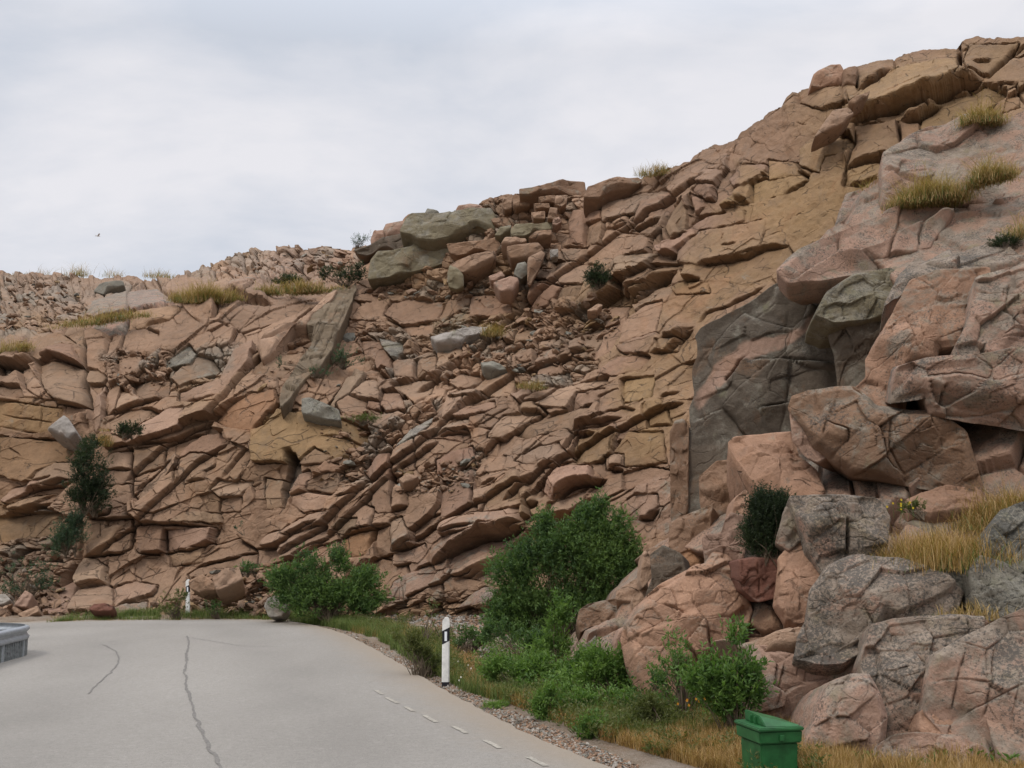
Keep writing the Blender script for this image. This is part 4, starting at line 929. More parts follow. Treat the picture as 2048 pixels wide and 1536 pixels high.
# name, label, crop, outline, distance, thickness, options
ROCKS = [
 ('rock_wall', 'large dark lichened rock wall with a pink diagonal band', 'F', "300,1300 285,1120 305,1000 288,880 310,800 335,770 325,680 352,600 345,480 372,420 360,320 400,270 470,230 640,150 760,60 830,25 1020,10 1190,-10 1390,190 1390,300 1310,470 1120,620 960,700 900,900 800,1100 600,1300", 18.2, 3.5, dict(lean=6, yaw=-22, key='k', lich=.34, seed=140, edge=3.0, facet=5, bulge=.3, fk=.4, jit=.07, grow=1.0, rough=.055, cat='rock wall',
   stains="p .85 370,600 480,470 600,370 760,340 900,280 1010,200 1030,270 900,340 700,420 600,450 530,540 400,700 350,740;d .5 900,500 1090,450 1100,600 950,640;d .6 330,880 560,840 580,960 400,1050 330,1200", cracks=".05 .3 .12 520,555 570,500 600,450 640,420;.04 .15 .1 640,450 850,440 1090,450;.04 .2 .2 700,700 760,685 890,655;.04 .1 .2 780,60 900,130 1010,190")),
 ('rock', 'thin pale grey upright slab at the left foot of the dark wall', 'F', "245,1240 240,830 262,780 300,770 325,800 322,1180 290,1240", 18.4, 1.0, dict(lean=4, yaw=-15, key='b', lich=.3, seed=141, edge=2.5, jit=.03, stains="b .8 250,1000 320,980 320,1240 245,1240")),
 ('rock', 'reddish block jutting from the top right of the dark wall', 'F', "1010,195 1140,215 1250,200 1390,205 1390,240 1330,320 1280,420 1290,520 1110,590 1090,400 1050,280", 16.6, 1.5, dict(lean=5, yaw=-20, key='d', lich=.3, seed=142, edge=2.5)),
 ('granite_rock', 'rounded pink granite slab below the topmost dry grass tuft', 'E', "1390,650 1500,580 1600,530 1850,500 1990,490 2048,450 2200,400 2300,700 1990,790 1780,840 1700,870 1480,900 1400,850 1385,750", 19.0, 2.2, dict(lean=38, key='p', lich=.42, seed=1, edge=1.0, facet=5)),
 ('boulder', 'small pink granite hump left of the big dry grass tuft on the upper ledge', 'E', "1090,1050 1120,960 1150,870 1280,830 1400,800 1430,900 1390,950 1180,1010", 19.6, 1.5, dict(lean=30, key='p', lich=.35, seed=2, edge=.9)),
 ('granite_rock', 'long pink granite slab sloping down to the left above the dark wall', 'E', "770,1260 900,1150 1080,1070 1380,940 1560,950 1700,900 1790,830 2048,720 2250,640 2300,1000 2048,1100 1740,1180 1480,1260 1250,1270 1000,1310 830,1320", 17.4, .8, dict(grow=1.0, lean=30, key='p', lich=.42, seed=3, edge=.8, facet=5, bulge=.3, cracks=".03 .12 .22 1000,1210 1300,1150 1480,1070 1700,1010 1900,980;.03 .1 .18 1500,1060 1800,980 2100,900;.03 .12 .22 1280,1000 1500,960 1650,900;.03 .1 .2 1700,900 1790,860 1900,800;.03 .1 0 1480,1250 1500,1080 1560,980")),
 ('granite_rock', 'grey topped granite ledge under the mossy clump at the right edge', 'E', "1470,1270 1800,1180 2300,1090 2350,1230 1900,1300 1700,1330 1500,1340 1400,1420", 15.8, 1.6, dict(lean=50, key='p', lich=.6, seed=4, edge=.9)),
 ('boulder', 'grey green lichened block between the dark wall and the sloping pink slab', 'F', "1060,90 1180,10 1340,-20 1440,10 1390,190 1200,215 1100,225 1010,190", 16.4, 1.2, dict(lean=15, key='g', lich=.45, seed=5, facet=6)),
 ('boulder', 'big salmon granite block with black lichen, top of the near pile', 'F', "1470,60 1600,15 1830,5 1840,120 1800,230 1745,345 1600,370 1590,430 1465,475 1440,600 1440,712 1300,692 1215,625 1195,570 1270,500 1270,420 1330,320 1400,200", 13.9, 2.0, dict(lean=20, yaw=-18, key='s', lich=.38, seed=6, facet=5, edge=1.3, bulge=.35)),
 ('boulder', 'flat faced granite block at the right edge with a hooked crack', 'F', "1830,30 2048,-20 2300,-40 2300,400 2048,385 1750,390 1740,335 1800,230", 13.4, 2.0, dict(lean=22, yaw=-5, key='p', lich=.42, seed=7, facet=5, edge=1.4, bulge=.3, cracks=".025 .1 .04 1960,60 1940,190 2010,270 2048,275")),
 ('boulder', 'overhanging grey granite block casting shade over the hollow', 'F', "1460,480 1600,440 1750,432 2048,392 2300,420 2300,740 2048,775 1870,745 1600,700 1570,600 1470,640 1430,650", 12.9, 1.7, dict(lean=-8, yaw=-12, key='p', lich=.5, seed=8, facet=5, edge=1.8, bulge=.3, cracks=".02 .1 .05 1650,540 1620,600 1620,680;.02 .08 .1 1500,520 1700,500 1900,540 2048,500")),
 ('boulder', 'largest wedge shaped reddish boulder, its prow pointing right over the grass', 'F', "900,700 915,650 1000,620 1200,600 1300,690 1440,712 1560,716 1700,800 1740,920 1775,1060 1740,1090 1440,1052 1180,1012 1010,880 960,780", 13.3, 2.0, dict(lean=2, yaw=-16, key='b', lich=.42, seed=9, facet=6, edge=1.3, bulge=.4, cracks=".02 .1 .06 1020,850 1040,760 1150,800 1140,880;.02 .08 0 1360,720 1350,900 1450,1040")),
 ('boulder', 'narrow tilted granite block leaning on the left end of the wedge boulder', 'F', "860,720 900,695 930,730 985,820 1045,900 985,942 930,920 872,850", 13.6, 1.0, dict(lean=8, yaw=-30, key='p', lich=.3, seed=10)),
 ('rock', 'flat salmon rock face under a layered ledge of broken stones', 'F', "565,870 590,845 700,835 850,820 880,930 960,1000 1000,1110 985,1142 750,1130 640,1010 590,930", 14.0, 1.3, dict(lean=38, yaw=-5, key='s', lich=.08, seed=11, facet=5, bulge=.18, cracks=".02 .06 .1 600,880 700,900 780,890 870,900")),
 ('rock', 'dull brown pointed rock left of the salmon face', 'F', "400,1040 440,1005 480,970 590,960 625,1090 600,1180 560,1240 420,1230 400,1150", 15.0, 1.2, dict(lean=15, yaw=-20, key='b', lich=.2, seed=12, facet=6)),
 ('rock', 'thin reddish splinter standing beside the dark juniper', 'F', "555,1250 575,1150 620,1110 640,1130 660,1170 650,1260", 13.4, .6, dict(lean=5, key='s', lich=.1, seed=13)),
 ('rock', 'red slabby rock beneath the wedge boulder by the dry grass', 'F', "1470,1150 1640,1085 1850,1105 1900,1190 1830,1220 1500,1200", 12.9, 1.2, dict(lean=50, key='s', lich=.15, seed=14)),
 ('rock', 'grey topped angular block balanced left of the pointed brown rock', 'F', "245,1275 300,1245 440,1190 415,1370 290,1425 242,1380", 14.6, .9, dict(lean=18, yaw=-25, key='b', lich=.25, seed=15, facet=6, jit=.03)),
 ('rock', 'orange brown stone wedged under the angular balanced block', 'G', "290,440 410,390 440,370 430,530 300,560", 14.4, .9, dict(lean=10, key='r', lich=.05, seed=16)),
 ('rock', 'dark grey squared rock standing left of the leaning pink pillar', 'G', "140,455 200,412 280,450 305,545 190,625 110,662 150,560", 13.9, .9, dict(lean=10, yaw=-20, key='d', lich=.3, seed=17, facet=6, jit=.03)),
 ('rock', 'small pink stone tucked behind the dark squared rock', 'G', "100,440 130,420 190,410 150,455 150,540 100,600 90,560", 14.3, .7, dict(lean=10, key='l', lich=.1, seed=18)),
 ('rock', 'pale flat topped block at the right foot of the big willow', 'Y', "425,330 560,240 645,240 640,310 550,355 540,400 420,390", 15.0, .7, dict(lean=35, yaw=-10, key='l', lich=.05, seed=19, facet=6, jit=.02)),
 ('rock', 'small pale block touching the right side of the flat topped block', 'Y', "555,360 640,315 660,330 650,430 560,470 545,400", 14.6, .6, dict(lean=15, key='l', lich=.05, seed=20)),
 ('boulder', 'grey brown rounded boulder behind the tall sapling', 'Y', "140,480 200,440 380,405 500,398 530,430 510,520 470,560 300,590 220,600 150,640 120,560", 15.2, 1.0, dict(lean=20, key='b', lich=.35, seed=21)),
 ('rock', 'small grey triangular stone half hidden by the sapling leaves', 'Y', "120,800 200,740 240,700 240,840 220,960 120,950", 13.8, .5, dict(lean=20, key='G', lich=.3, seed=22)),
 ('rock', 'narrow pink stone against the left foot of the huge smooth boulder', 'Y', "405,740 440,650 470,632 520,630 515,740 520,850 400,840", 13.4, .6, dict(lean=5, key='p', lich=.15, seed=23)),
 ('boulder', 'huge smooth salmon boulder with a round grey lichen spot', 'G', "25,870 40,800 80,740 200,620 330,555 400,530 430,480 480,430 540,540 620,740 600,800 560,840 520,890 440,990 430,1100 280,1180 130,1150 50,990", 12.6, 2.0, dict(lean=24, yaw=-8, key='s', lich=.22, seed=24, edge=1.2, facet=6, bulge=.38, cracks=".02 .12 .1 370,740 420,830 430,900 460,980;.02 .08 0 200,720 300,760 280,830")),
 ('rock', 'tall pale pink pillar leaning left of the dark juniper', 'G', "415,365 440,345 500,345 520,280 545,250 620,265 625,300 600,480 590,570 540,560 480,430 430,490", 12.9, 1.0, dict(lean=8, yaw=-10, key='p', lich=.3, seed=25, facet=5, jit=.02, cracks=".015 .1 .05 480,440 520,500 560,580")),
 ('rock', 'dark red squared block directly under the dark juniper', 'G', "595,480 660,468 800,478 795,560 785,650 690,672 620,620 600,560", 12.2, 1.0, dict(lean=3, key='x', lich=.12, seed=26, facet=5, jit=.02, cracks=".015 .06 0 680,480 690,660")),
 ('boulder', 'small grey pink block with a ruddy cap right of the dark juniper', 'G', "820,240 830,212 870,208 945,270 955,330 920,352 850,412 785,372", 12.0, .9, dict(lean=12, yaw=-10, key='p', lich=.45, seed=27)),
 ('boulder', 'pair of grey lichened humps left of the large tawny grass', 'G', "870,165 1040,158 1260,168 1300,195 1335,260 1310,440 1160,462 1130,430 1060,540 1000,470 960,400 940,330", 11.7, 1.4, dict(lean=15, yaw=-6, key='p', lich=.75, seed=28, facet=6, bulge=.3, cracks=".03 .2 .08 1130,270 1125,350 1130,455;.02 .08 .05 1000,210 1060,330;.02 .08 .06 940,210 1100,190 1240,190")),
 ('rock', 'orange streaked upright rock with a black stain below the grey humps', 'G', "800,480 850,420 920,340 960,400 1000,480 1010,560 1000,660 980,780 900,800 830,780 780,700 790,600", 11.9, 1.1, dict(lean=10, yaw=-15, key='s', lich=.12, seed=29, facet=6, bulge=.3)),
 ('boulder', 'broad dome of mottled grey and pink granite at mid height on the right', 'G', "985,640 1060,530 1190,472 1400,500 1600,570 1680,650 1640,740 1560,795 1400,795 1330,770 1255,880 1135,960 1020,960 920,940 935,860 980,750", 10.8, 1.7, dict(lean=32, yaw=-8, key='p', lich=.72, seed=30, edge=1.0, facet=6, bulge=.38)),
 ('boulder', 'grey streaked granite block with a flat shelf on top', 'G', "1290,830 1400,800 1650,785 1800,792 1800,850 1760,900 1640,980 1610,1080 1580,1230 1530,1400 1350,1390 1315,1240 1262,1100 1252,1000", 10.0, 1.6, dict(lean=14, yaw=-8, key='p', lich=.6, seed=31, facet=6, bulge=.3, cracks=".02 .1 .1 1480,960 1510,1030 1600,1050;.015 .06 0 1300,950 1290,1100 1340,1250")),
 ('boulder', 'large right edge granite boulder with a deep curved crack beneath', 'G', "1790,880 1900,830 2048,765 2300,700 2350,1400 1980,1475 1820,1430 1720,1370 1600,1230 1610,1080 1640,970", 9.5, 1.8, dict(lean=16, yaw=-6, key='p', lich=.5, seed=32, facet=6, bulge=.35, cracks=".012 .05 .02 1900,900 1860,1100 1830,1300;.012 .05 .02 1740,930 1700,1080 1690,1250;.012 .04 0 1990,1050 1960,1250 1950,1400")),
 ('boulder', 'upright pink wall of granite behind the green bin', 'G', "600,910 720,935 900,930 1110,1000 1250,905 1252,1090 1100,1115 1020,1220 990,1320 960,1400 700,1420 660,1290 690,1100 660,980", 10.9, 1.4, dict(lean=4, yaw=4, key='p', lich=.25, seed=33, facet=5, bulge=.22, edge=2.2, cracks=".015 .08 .1 700,940 860,950 1000,965 1120,1005;.012 .05 .02 800,980 780,1100 740,1250;.012 .05 .02 880,1000 860,1060")),
 ('rock', 'thin layered stones on the ledge above the granite wall', 'G', "600,905 690,880 780,850 880,830 925,850 930,905 900,935 720,935", 11.0, .9, dict(lean=45, key='l', lich=.15, seed=34, facet=4, bulge=.10, cracks=".012 .08 .05 690,885 790,880 920,860;.012 .06 .05 720,905 850,905 930,890")),
 ('boulder', 'egg shaped pink granite boulder right of the green bin', 'G', "1075,1130 1160,1090 1240,1092 1290,1180 1325,1280 1310,1400 1290,1580 960,1580 945,1420 995,1310 1020,1220", 9.6, 1.3, dict(lean=12, key='p', lich=.38, seed=35, edge=1.1, facet=6, bulge=.3)),
 ('boulder', 'low grey granite block along the bottom edge right of the egg boulder', 'G', "1320,1440 1400,1390 1500,1378 1700,1392 1830,1450 1860,1700 1300,1700", 9.2, 1.2, dict(lean=28, key='p', lich=.45, seed=36)),
 ('rock', 'pinkish wedge stone clamped in the curved crack', 'G', "1540,1245 1610,1235 1680,1310 1740,1392 1640,1405 1550,1400 1520,1330", 9.5, .8, dict(lean=20, key='s', lich=.2, seed=37)),
 ('boulder', 'grey boulder at the right edge just below the tawny grass', 'G', "1850,470 1880,380 1950,235 2040,198 2300,150 2300,620 2048,560 1950,500", 10.9, 1.3, dict(lean=24, key='G', lich=.8, seed=38, facet=6, cracks=".012 .06 .03 1975,350 2048,390 2150,420")),
 ('boulder', 'grey green oval boulder under the right edge boulder', 'G', "1800,540 1850,470 1960,500 2048,560 2300,650 2300,770 2048,760 1880,762 1820,660", 10.6, 1.2, dict(lean=18, key='G', lich=.6, seed=39, edge=1.0)),
 ('boulder', 'small cracked grey stone between the mottled dome and the oval boulder', 'G', "1640,500 1680,465 1740,468 1790,520 1805,600 1800,660 1760,650 1690,600 1645,550", 10.9, .8, dict(lean=18, key='G', lich=.6, seed=40)),
 ('boulder', 'right edge boulder fragment in shade below the deep curved crack', 'G', "1830,1470 1960,1485 2350,1430 2350,1720 1850,1720", 9.3, 1.2, dict(lean=10, key='p', lich=.4, seed=41)),
 # along the road and on the ledges of the cutting
 ('rock', 'grey rounded rock on the verge at the left bush', 'U', "75,1330 100,1275 150,1255 215,1275 235,1320 230,1360 200,1400 110,1405", 25.4, .7, dict(lean=15, key='w', lich=.3, seed=50)),
 ('rock', 'squared brown rock just right of the far marker post top', 'T', "1520,1130 1620,1085 1690,1130 1720,1190 1600,1210 1530,1180", 26.4, .8, dict(lean=20, key='n', lich=.1, seed=51)),
 ('rock', 'pale jagged slab right of the squared brown rock by the far post', 'T', "1710,1100 1790,1050 1900,1025 1925,1110 1850,1150 1740,1190", 26.5, .8, dict(lean=35, key='l', lich=.05, seed=52, facet=6)),
 ('rock', 'pale pink slab at the lower left corner of the cutting', 'T', "120,1320 200,1210 250,1240 210,1330", 27.2, .7, dict(lean=30, key='p', lich=.1, seed=53)),
 ('rock', 'grey stone at the left edge near the foot of the cutting', 'T', "-60,1330 -20,1240 40,1240 75,1275 20,1310", 27.4, .8, dict(lean=30, key='w', lich=.2, seed=54)),
 ('rock', 'flat brown slab above the guardrail end', 'T', "150,1390 290,1330 300,1370 200,1420", 26.8, .7, dict(lean=30, key='l', lich=.05, seed=55)),
 ('rock', 'small red brown stone on the grass left of the far post', 'T', "720,1350 760,1315 840,1310 900,1330 880,1360 760,1365", 26.2, .5, dict(lean=30, key='x', lich=.05, seed=56)),
 ('rock', 'pale grey triangular block lying in the orange hollow on the left', 'P', "380,1280 510,1165 545,1190 605,1290 540,1345", 0, 1.2, dict(off=1.0, lean=22, key='W', lich=.1, seed=57, facet=5)),
 ('rock', 'smooth grey green boulder below the leaning fin slab', 'Q', "370,1030 430,1020 530,1060 660,1120 670,1200 500,1175 370,1140", 0, 1.2, dict(off=.9, lean=28, key='G', lich=.5, seed=58, edge=1.0)),
 ('flat_rock', 'tall grooved fin of rock leaning left above the orange face', 'Q', "555,215 640,150 740,170 780,110 795,170 740,290 700,400 640,520 600,620 520,760 400,850 280,1000 215,1070 200,1010 230,900 330,760 440,600 470,480 400,440 450,340", 0, 1.0, dict(off=1.25, lean=54, yaw=6, key='f', lich=.12, seed=59, facet=5, bulge=.2, edge=2.2, cracks=".035 .07 .03 700,200 600,420 420,700;.03 .06 .03 640,220 520,420 350,760;.03 .05 .03 740,260 600,560 460,780")),
 ('flat_rock', 'pale edged sloping rib running down left of the leaning fin', 'Q', "20,600 150,560 300,460 430,340 560,200 640,160 600,230 450,350 400,440 300,450 150,640 60,700", 0, .9, dict(off=1.1, lean=53, yaw=-2, key='l', lich=.1, seed=60, jit=.03)),
 ('flat_rock', 'largest green tinged overhanging slab below the skyline', 'S', "410,480 460,385 500,345 600,340 720,350 830,350 1000,330 1130,335 1170,390 1160,520 1010,465 860,505 680,545 560,540 500,505 420,490", 0, 1.6, dict(off=1.3, lean=30, key='g', lich=.35, seed=61, facet=5, bulge=.25, edge=2.4, jit=.02)),
 ('flat_rock', 'green slab standing in the wall under the largest overhanging slab', 'S', "150,870 175,720 230,650 340,645 470,620 560,580 680,580 790,640 790,690 740,740 640,775 480,810 300,850", 0, 1.2, dict(off=1.0, lean=18, key='g', lich=.35, seed=62, facet=5, bulge=.2, edge=2.4, jit=.02)),
 ('flat_rock', 'tilted dark bellied slab at the left end of the overhanging slabs', 'S', "40,635 160,600 290,535 400,510 530,500 550,570 490,605 380,640 240,640 140,680 70,665", 0, 1.3, dict(off=1.3, lean=10, key='d', lich=.2, seed=63, facet=5, bulge=.2, edge=2.2, jit=.02)),
 ('flat_rock', 'brown under slab beneath the largest overhanging slab', 'S', "780,590 1000,570 1150,545 1200,590 1170,650 1050,640 860,680 800,660", 0, 1.0, dict(off=.9, lean=5, key='n', lich=.05, seed=64)),
 ('flat_rock', 'long stepped slab above the dark hollow near the ridge', 'S', "800,760 870,720 1000,680 1165,655 1160,730 1080,760 1000,800 900,810 860,790", 0, 1.1, dict(off=1.15, lean=20, key='l', lich=.05, seed=65, edge=2.2)),
 ('flat_rock', 'flat lying block at the right end of the dark hollow', 'S', "1260,610 1500,580 1545,630 1530,680 1420,720 1290,700 1265,660", 0, 1.0, dict(off=1.2, lean=15, key='n', lich=.05, seed=66, edge=2.4, jit=.02)),
 ('flat_rock', 'long flat capstone on the ridge beside the notch', 'S', "1365,150 1480,135 1600,115 1700,85 1870,95 1885,215 1740,190 1640,190 1530,185 1365,190", 0, 1.3, dict(off=.9, lean=18, key='b', lich=.25, seed=67, edge=2.4, jit=.02, facet=4)),
 ('flat_rock', 'ruddy capstone on the ridge right of the notch', 'W', "275,370 310,290 400,265 520,235 700,220 730,250 640,305 480,330 400,370", 0, 1.2, dict(off=.9, lean=30, key='b', lich=.2, seed=68, edge=1.8, jit=.02)),
 ('rock', 'upright pink block left of the ridge capstone', 'S', "1225,200 1300,195 1300,310 1240,315 1220,290", 0, .8, dict(off=.9, lean=8, key='l', lich=.15, seed=69)),
 ('rock', 'brown squared block under the left end of the capstone', 'S', "1305,195 1430,215 1440,290 1330,310 1305,290", 0, .8, dict(off=.9, lean=8, key='n', lich=.15, seed=70)),
 ('rock', 'block wedged under the middle of the ridge capstone', 'S', "1510,215 1640,200 1640,260 1530,255", 0, .8, dict(off=1.0, lean=8, key='n', lich=.05, seed=71)),
 ('rock', 'pale cube shaped block under the right half of the capstone', 'S', "1645,205 1740,200 1730,260 1690,290 1640,270", 0, .8, dict(off=1.1, lean=15, key='l', lich=.05, seed=72)),
 ('rock', 'squared block low in the loose pile left of the leaning pale stone', 'S', "1450,340 1560,330 1560,390 1470,385", 0, .6, dict(off=1.0, lean=8, key='l', lich=.05, seed=73)),
 ('rock', 'leaning pale stone in the middle of the loose pile', 'S', "1600,300 1660,305 1650,390 1580,385", 0, .6, dict(off=1.1, lean=8, key='l', lich=.05, seed=74)),
 ('rock', 'flat stone lying at the top of the loose pile', 'S', "1470,270 1590,265 1600,300 1490,305", 0, .6, dict(off=1.0, lean=18, key='n', lich=.05, seed=75)),
 ('rock', 'small pink stone under the leaning pale stone', 'S', "1625,395 1670,375 1695,410 1650,440 1620,430", 0, .5, dict(off=1.1, lean=18, key='p', lich=.05, seed=76)),
 ('flat_rock', 'upper of two stacked brown slabs below the loose pile', 'S', "1290,480 1330,430 1480,440 1615,405 1610,470 1480,480 1400,520 1300,520", 0, .9, dict(off=1.1, lean=25, key='g', lich=.15, seed=77, jit=.02)),
 ('flat_rock', 'lower of two stacked brown slabs below the loose pile', 'S', "1430,540 1490,490 1610,478 1610,520 1500,545", 0, .8, dict(off=1.2, lean=25, key='n', lich=.05, seed=78, jit=.02)),
 ('flat_rock', 'thin pale slab left of the flat lying block', 'S', "1210,590 1240,545 1400,545 1410,565 1280,600", 0, .7, dict(off=1.2, lean=35, key='l', lich=.05, seed=79, jit=.02)),
 ('flat_rock', 'mossy slab right of the largest overhanging slab', 'S', "1160,520 1200,460 1290,440 1280,480 1200,520", 0, .7, dict(off=1.1, lean=25, key='g', lich=.25, seed=80, jit=.02)),
 ('rock', 'oval upright green stone left of the dark hollow', 'S', "780,830 800,765 860,790 905,840 910,930 850,950 790,930", 0, .6, dict(off=1.3, lean=5, key='g', lich=.3, seed=81, edge=1.0)),
 ('rock', 'grey rounded stone at the right side of the dark hollow', 'S', "1310,830 1340,750 1400,735 1425,770 1420,830 1370,870", 0, .6, dict(off=1.2, lean=10, key='G', lich=.3, seed=82, edge=1.0)),
 ('rock', 'pale square block resting on rubble below the dark hollow', 'S', "1150,900 1220,870 1340,860 1350,900 1300,970 1200,960", 0, .7, dict(off=1.3, lean=30, key='p', lich=.15, seed=83)),
 ('rock', 'pink stone on top of the rubble inside the dark hollow', 'S', "1110,850 1210,810 1240,850 1180,880 1130,880", 0, .5, dict(off=1.1, lean=25, key='p', lich=.05, seed=84)),
 ('flat_rock', 'tall thin slab leaning against the pale face right of the hollow', 'S', "1420,740 1430,700 1530,650 1560,670 1510,790 1440,920 1420,900", 0, .5, dict(off=1.2, lean=5, key='l', lich=.05, seed=85, jit=.02)),
 ('rock', 'small square stone perched at the foot of the brown wall', 'S', "1600,640 1665,632 1665,695 1610,700", 0, .5, dict(off=.9, lean=8, key='w', lich=.1, seed=86)),
 ('rock', 'grey block poking above the largest overhanging slab', 'S', "600,345 620,305 710,335 715,365 640,370", 0, .8, dict(off=.8, lean=25, key='G', lich=.2, seed=87)),
 ('boulder', 'rounded pink hump on the ridge left of the green slab', 'S', "265,480 290,430 380,415 450,400 440,450 400,510 300,530", 0, 1.2, dict(off=.4, lean=25, key='p', lich=.25, seed=88, edge=.9)),
 ('boulder', 'lower pink hump on the ridge beside the fern', 'S', "165,560 190,490 265,480 300,530 230,560 170,590", 0, 1.2, dict(off=.5, lean=25, key='p', lich=.25, seed=89, edge=.9)),
 ('boulder', 'grey hump on the ridge right of the largest slab', 'S', "830,350 870,285 960,270 1040,280 1080,330 950,345", 0, 1.0, dict(off=.5, lean=25, key='p', lich=.35, seed=90, edge=.9)),
 ('boulder', 'rounded pink boulder standing alone against the sky on the upper ridge', 'X', "350,440 365,360 400,330 500,280 575,275 600,320 600,440 440,452", 0, 1.2, dict(off=.6, lean=15, key='s', lich=.22, seed=91, edge=1.1)),
 ('boulder', 'small brown boulder right of the lone ridge boulder', 'X', "605,440 605,320 640,300 700,290 715,340 700,450", 0, 1.0, dict(off=.5, lean=15, key='b', lich=.15, seed=92)),
 ('rock', 'long pale wedge of stone caught in the great diagonal crack', 'X', "375,850 450,740 520,645 640,622 682,670 600,750 480,800", 0, .8, dict(off=1.2, lean=20, key='l', lich=.03, seed=93, jit=.02)),
 ('flat_rock', 'small flat flake lying across the great diagonal crack', 'X', "645,575 700,535 815,487 790,530 690,590", 0, .5, dict(off=1.2, lean=35, key='n', lich=.03, seed=94, jit=.02)),
 ('rock', 'grey slate coloured stone on the ledge at the far left', 'P', "750,170 800,110 980,90 990,120 870,160 830,190", 0, .8, dict(off=.6, lean=30, key='G', lich=.3, seed=95)),
 ('rock', 'pale grey rock with a white top in the middle of the slope', 'Q', "1400,530 1600,500 1720,450 1850,460 1840,490 1700,520 1640,580 1560,590 1450,580", 0, .8, dict(off=.8, lean=35, key='W', lich=.2, seed=96)),
 ('flat_rock', 'thin grey stone slab at the stony ledge in the middle of the slope', 'Q', "1800,740 1900,730 2020,790 1900,800 1820,770", 0, .5, dict(off=.8, lean=40, key='G', lich=.2, seed=97, jit=.02)),
 ('flat_rock', 'loose pale flake on the small ledge right of the ridge shrub', 'R', "600,325 690,270 725,280 680,335", 0, .4, dict(off=.8, lean=30, key='l', lich=.02, seed=98, jit=.02)),
 ('flat_rock', 'thin pale flake lying on scree in the lower middle', 'U', "1145,310 1210,270 1300,285 1250,325 1180,340", 0, .4, dict(off=.8, lean=40, key='l', lich=.02, seed=99, jit=.02)),
]
TINT['x'] = np.array([.21, .095, .065]); TINT['W'] = np.array([.35, .31, .27]); TINT['f'] = np.array([.20, .148, .095])
for nm, lb, c, rest, Y, th, op in ROCKS:
    op = dict(op); off = op.pop('off', None)
    if off is None: op.setdefault('grow', 1.15); op['edge'] = max(1.8, op.get('edge', 3.0)); op['bulge_k'] = .6; th *= 1.0
    if off is not None:
        cc = pts(c, rest).mean(0); Y = cliff_Y(*cc) - off
    rock(nm, lb, c, rest, Y, th, **op)
# ------------------------------------------------------------------ road, verge and ground
EDGE_PX = pts('Z', "-700,1262 -300,1252 0,1246 60,1243 150,1240 350,1237 480,1237 560,1240 620,1248 680,1264 720,1282 770,1310 830,1345 880,1375 930,1402 1000,1440 1080,1478 1160,1512 1240,1543 1330,1580 1500,1660")
EDGE = on_ground(EDGE_PX[:, 0], EDGE_PX[:, 1])[:, :2]
EDGE = np.vstack([EDGE[:-1], EDGE[-1], [EDGE[-1][0] + 2.2, EDGE[-1][1] - 4.5], [EDGE[-1][0] + 4.5, -14]])
def smooth_line(p, n=400):
    s = np.concatenate([[0], np.cumsum(np.hypot(*np.diff(p, axis=0).T))]); t = np.linspace(0, s[-1], n)
    q = np.stack([np.interp(t, s, p[:, 0]), np.interp(t, s, p[:, 1])], -1); k = np.ones(9) / 9
    for i in (0, 1): q[4:-4, i] = np.convolve(q[:, i], k, 'valid')
    return q
EDGE = smooth_line(EDGE)
def edge_dist(x, y):
    d, sg, a, L = seg_dist(EDGE[::4], np.asarray(x, float), np.asarray(y, float), False); return d * sg     # positive outside (beyond the road)
_t = edge_dist(np.array([-5.0]), np.array([12.0])); SGN = -1 if _t[0] > 0 else 1
def gz(x, y):
    x = np.asarray(x, float); y = np.asarray(y, float); e = edge_dist(x, y) * SGN
    z = -0.05 + 0.05 * sstep(0, .5, e) + 0.035 * np.clip(e - .3, 0, 5) + .085 * np.clip(e - 4.2, 0, 6)
    bump = 0.05 * fbm(p3(x * .8, y * .8), 3, 201) + .02 * fbm(p3(x * 4, y * 4), 2, 202)
    return np.where(e > 0, z + bump * sstep(0, 1, e), -0.06)
def gpx(px, py, n=4):
    """ground point seen at a pixel"""
    px = np.asarray(px, float); py = np.asarray(py, float); z = np.zeros(px.shape)
    for _ in range(n):
        p = on_ground(px, py, z); z = np.clip(gz(p[..., 0], p[..., 1]), -.1, .9)
    p = on_ground(px, py, z); p[..., 2] = gz(p[..., 0], p[..., 1]); return p

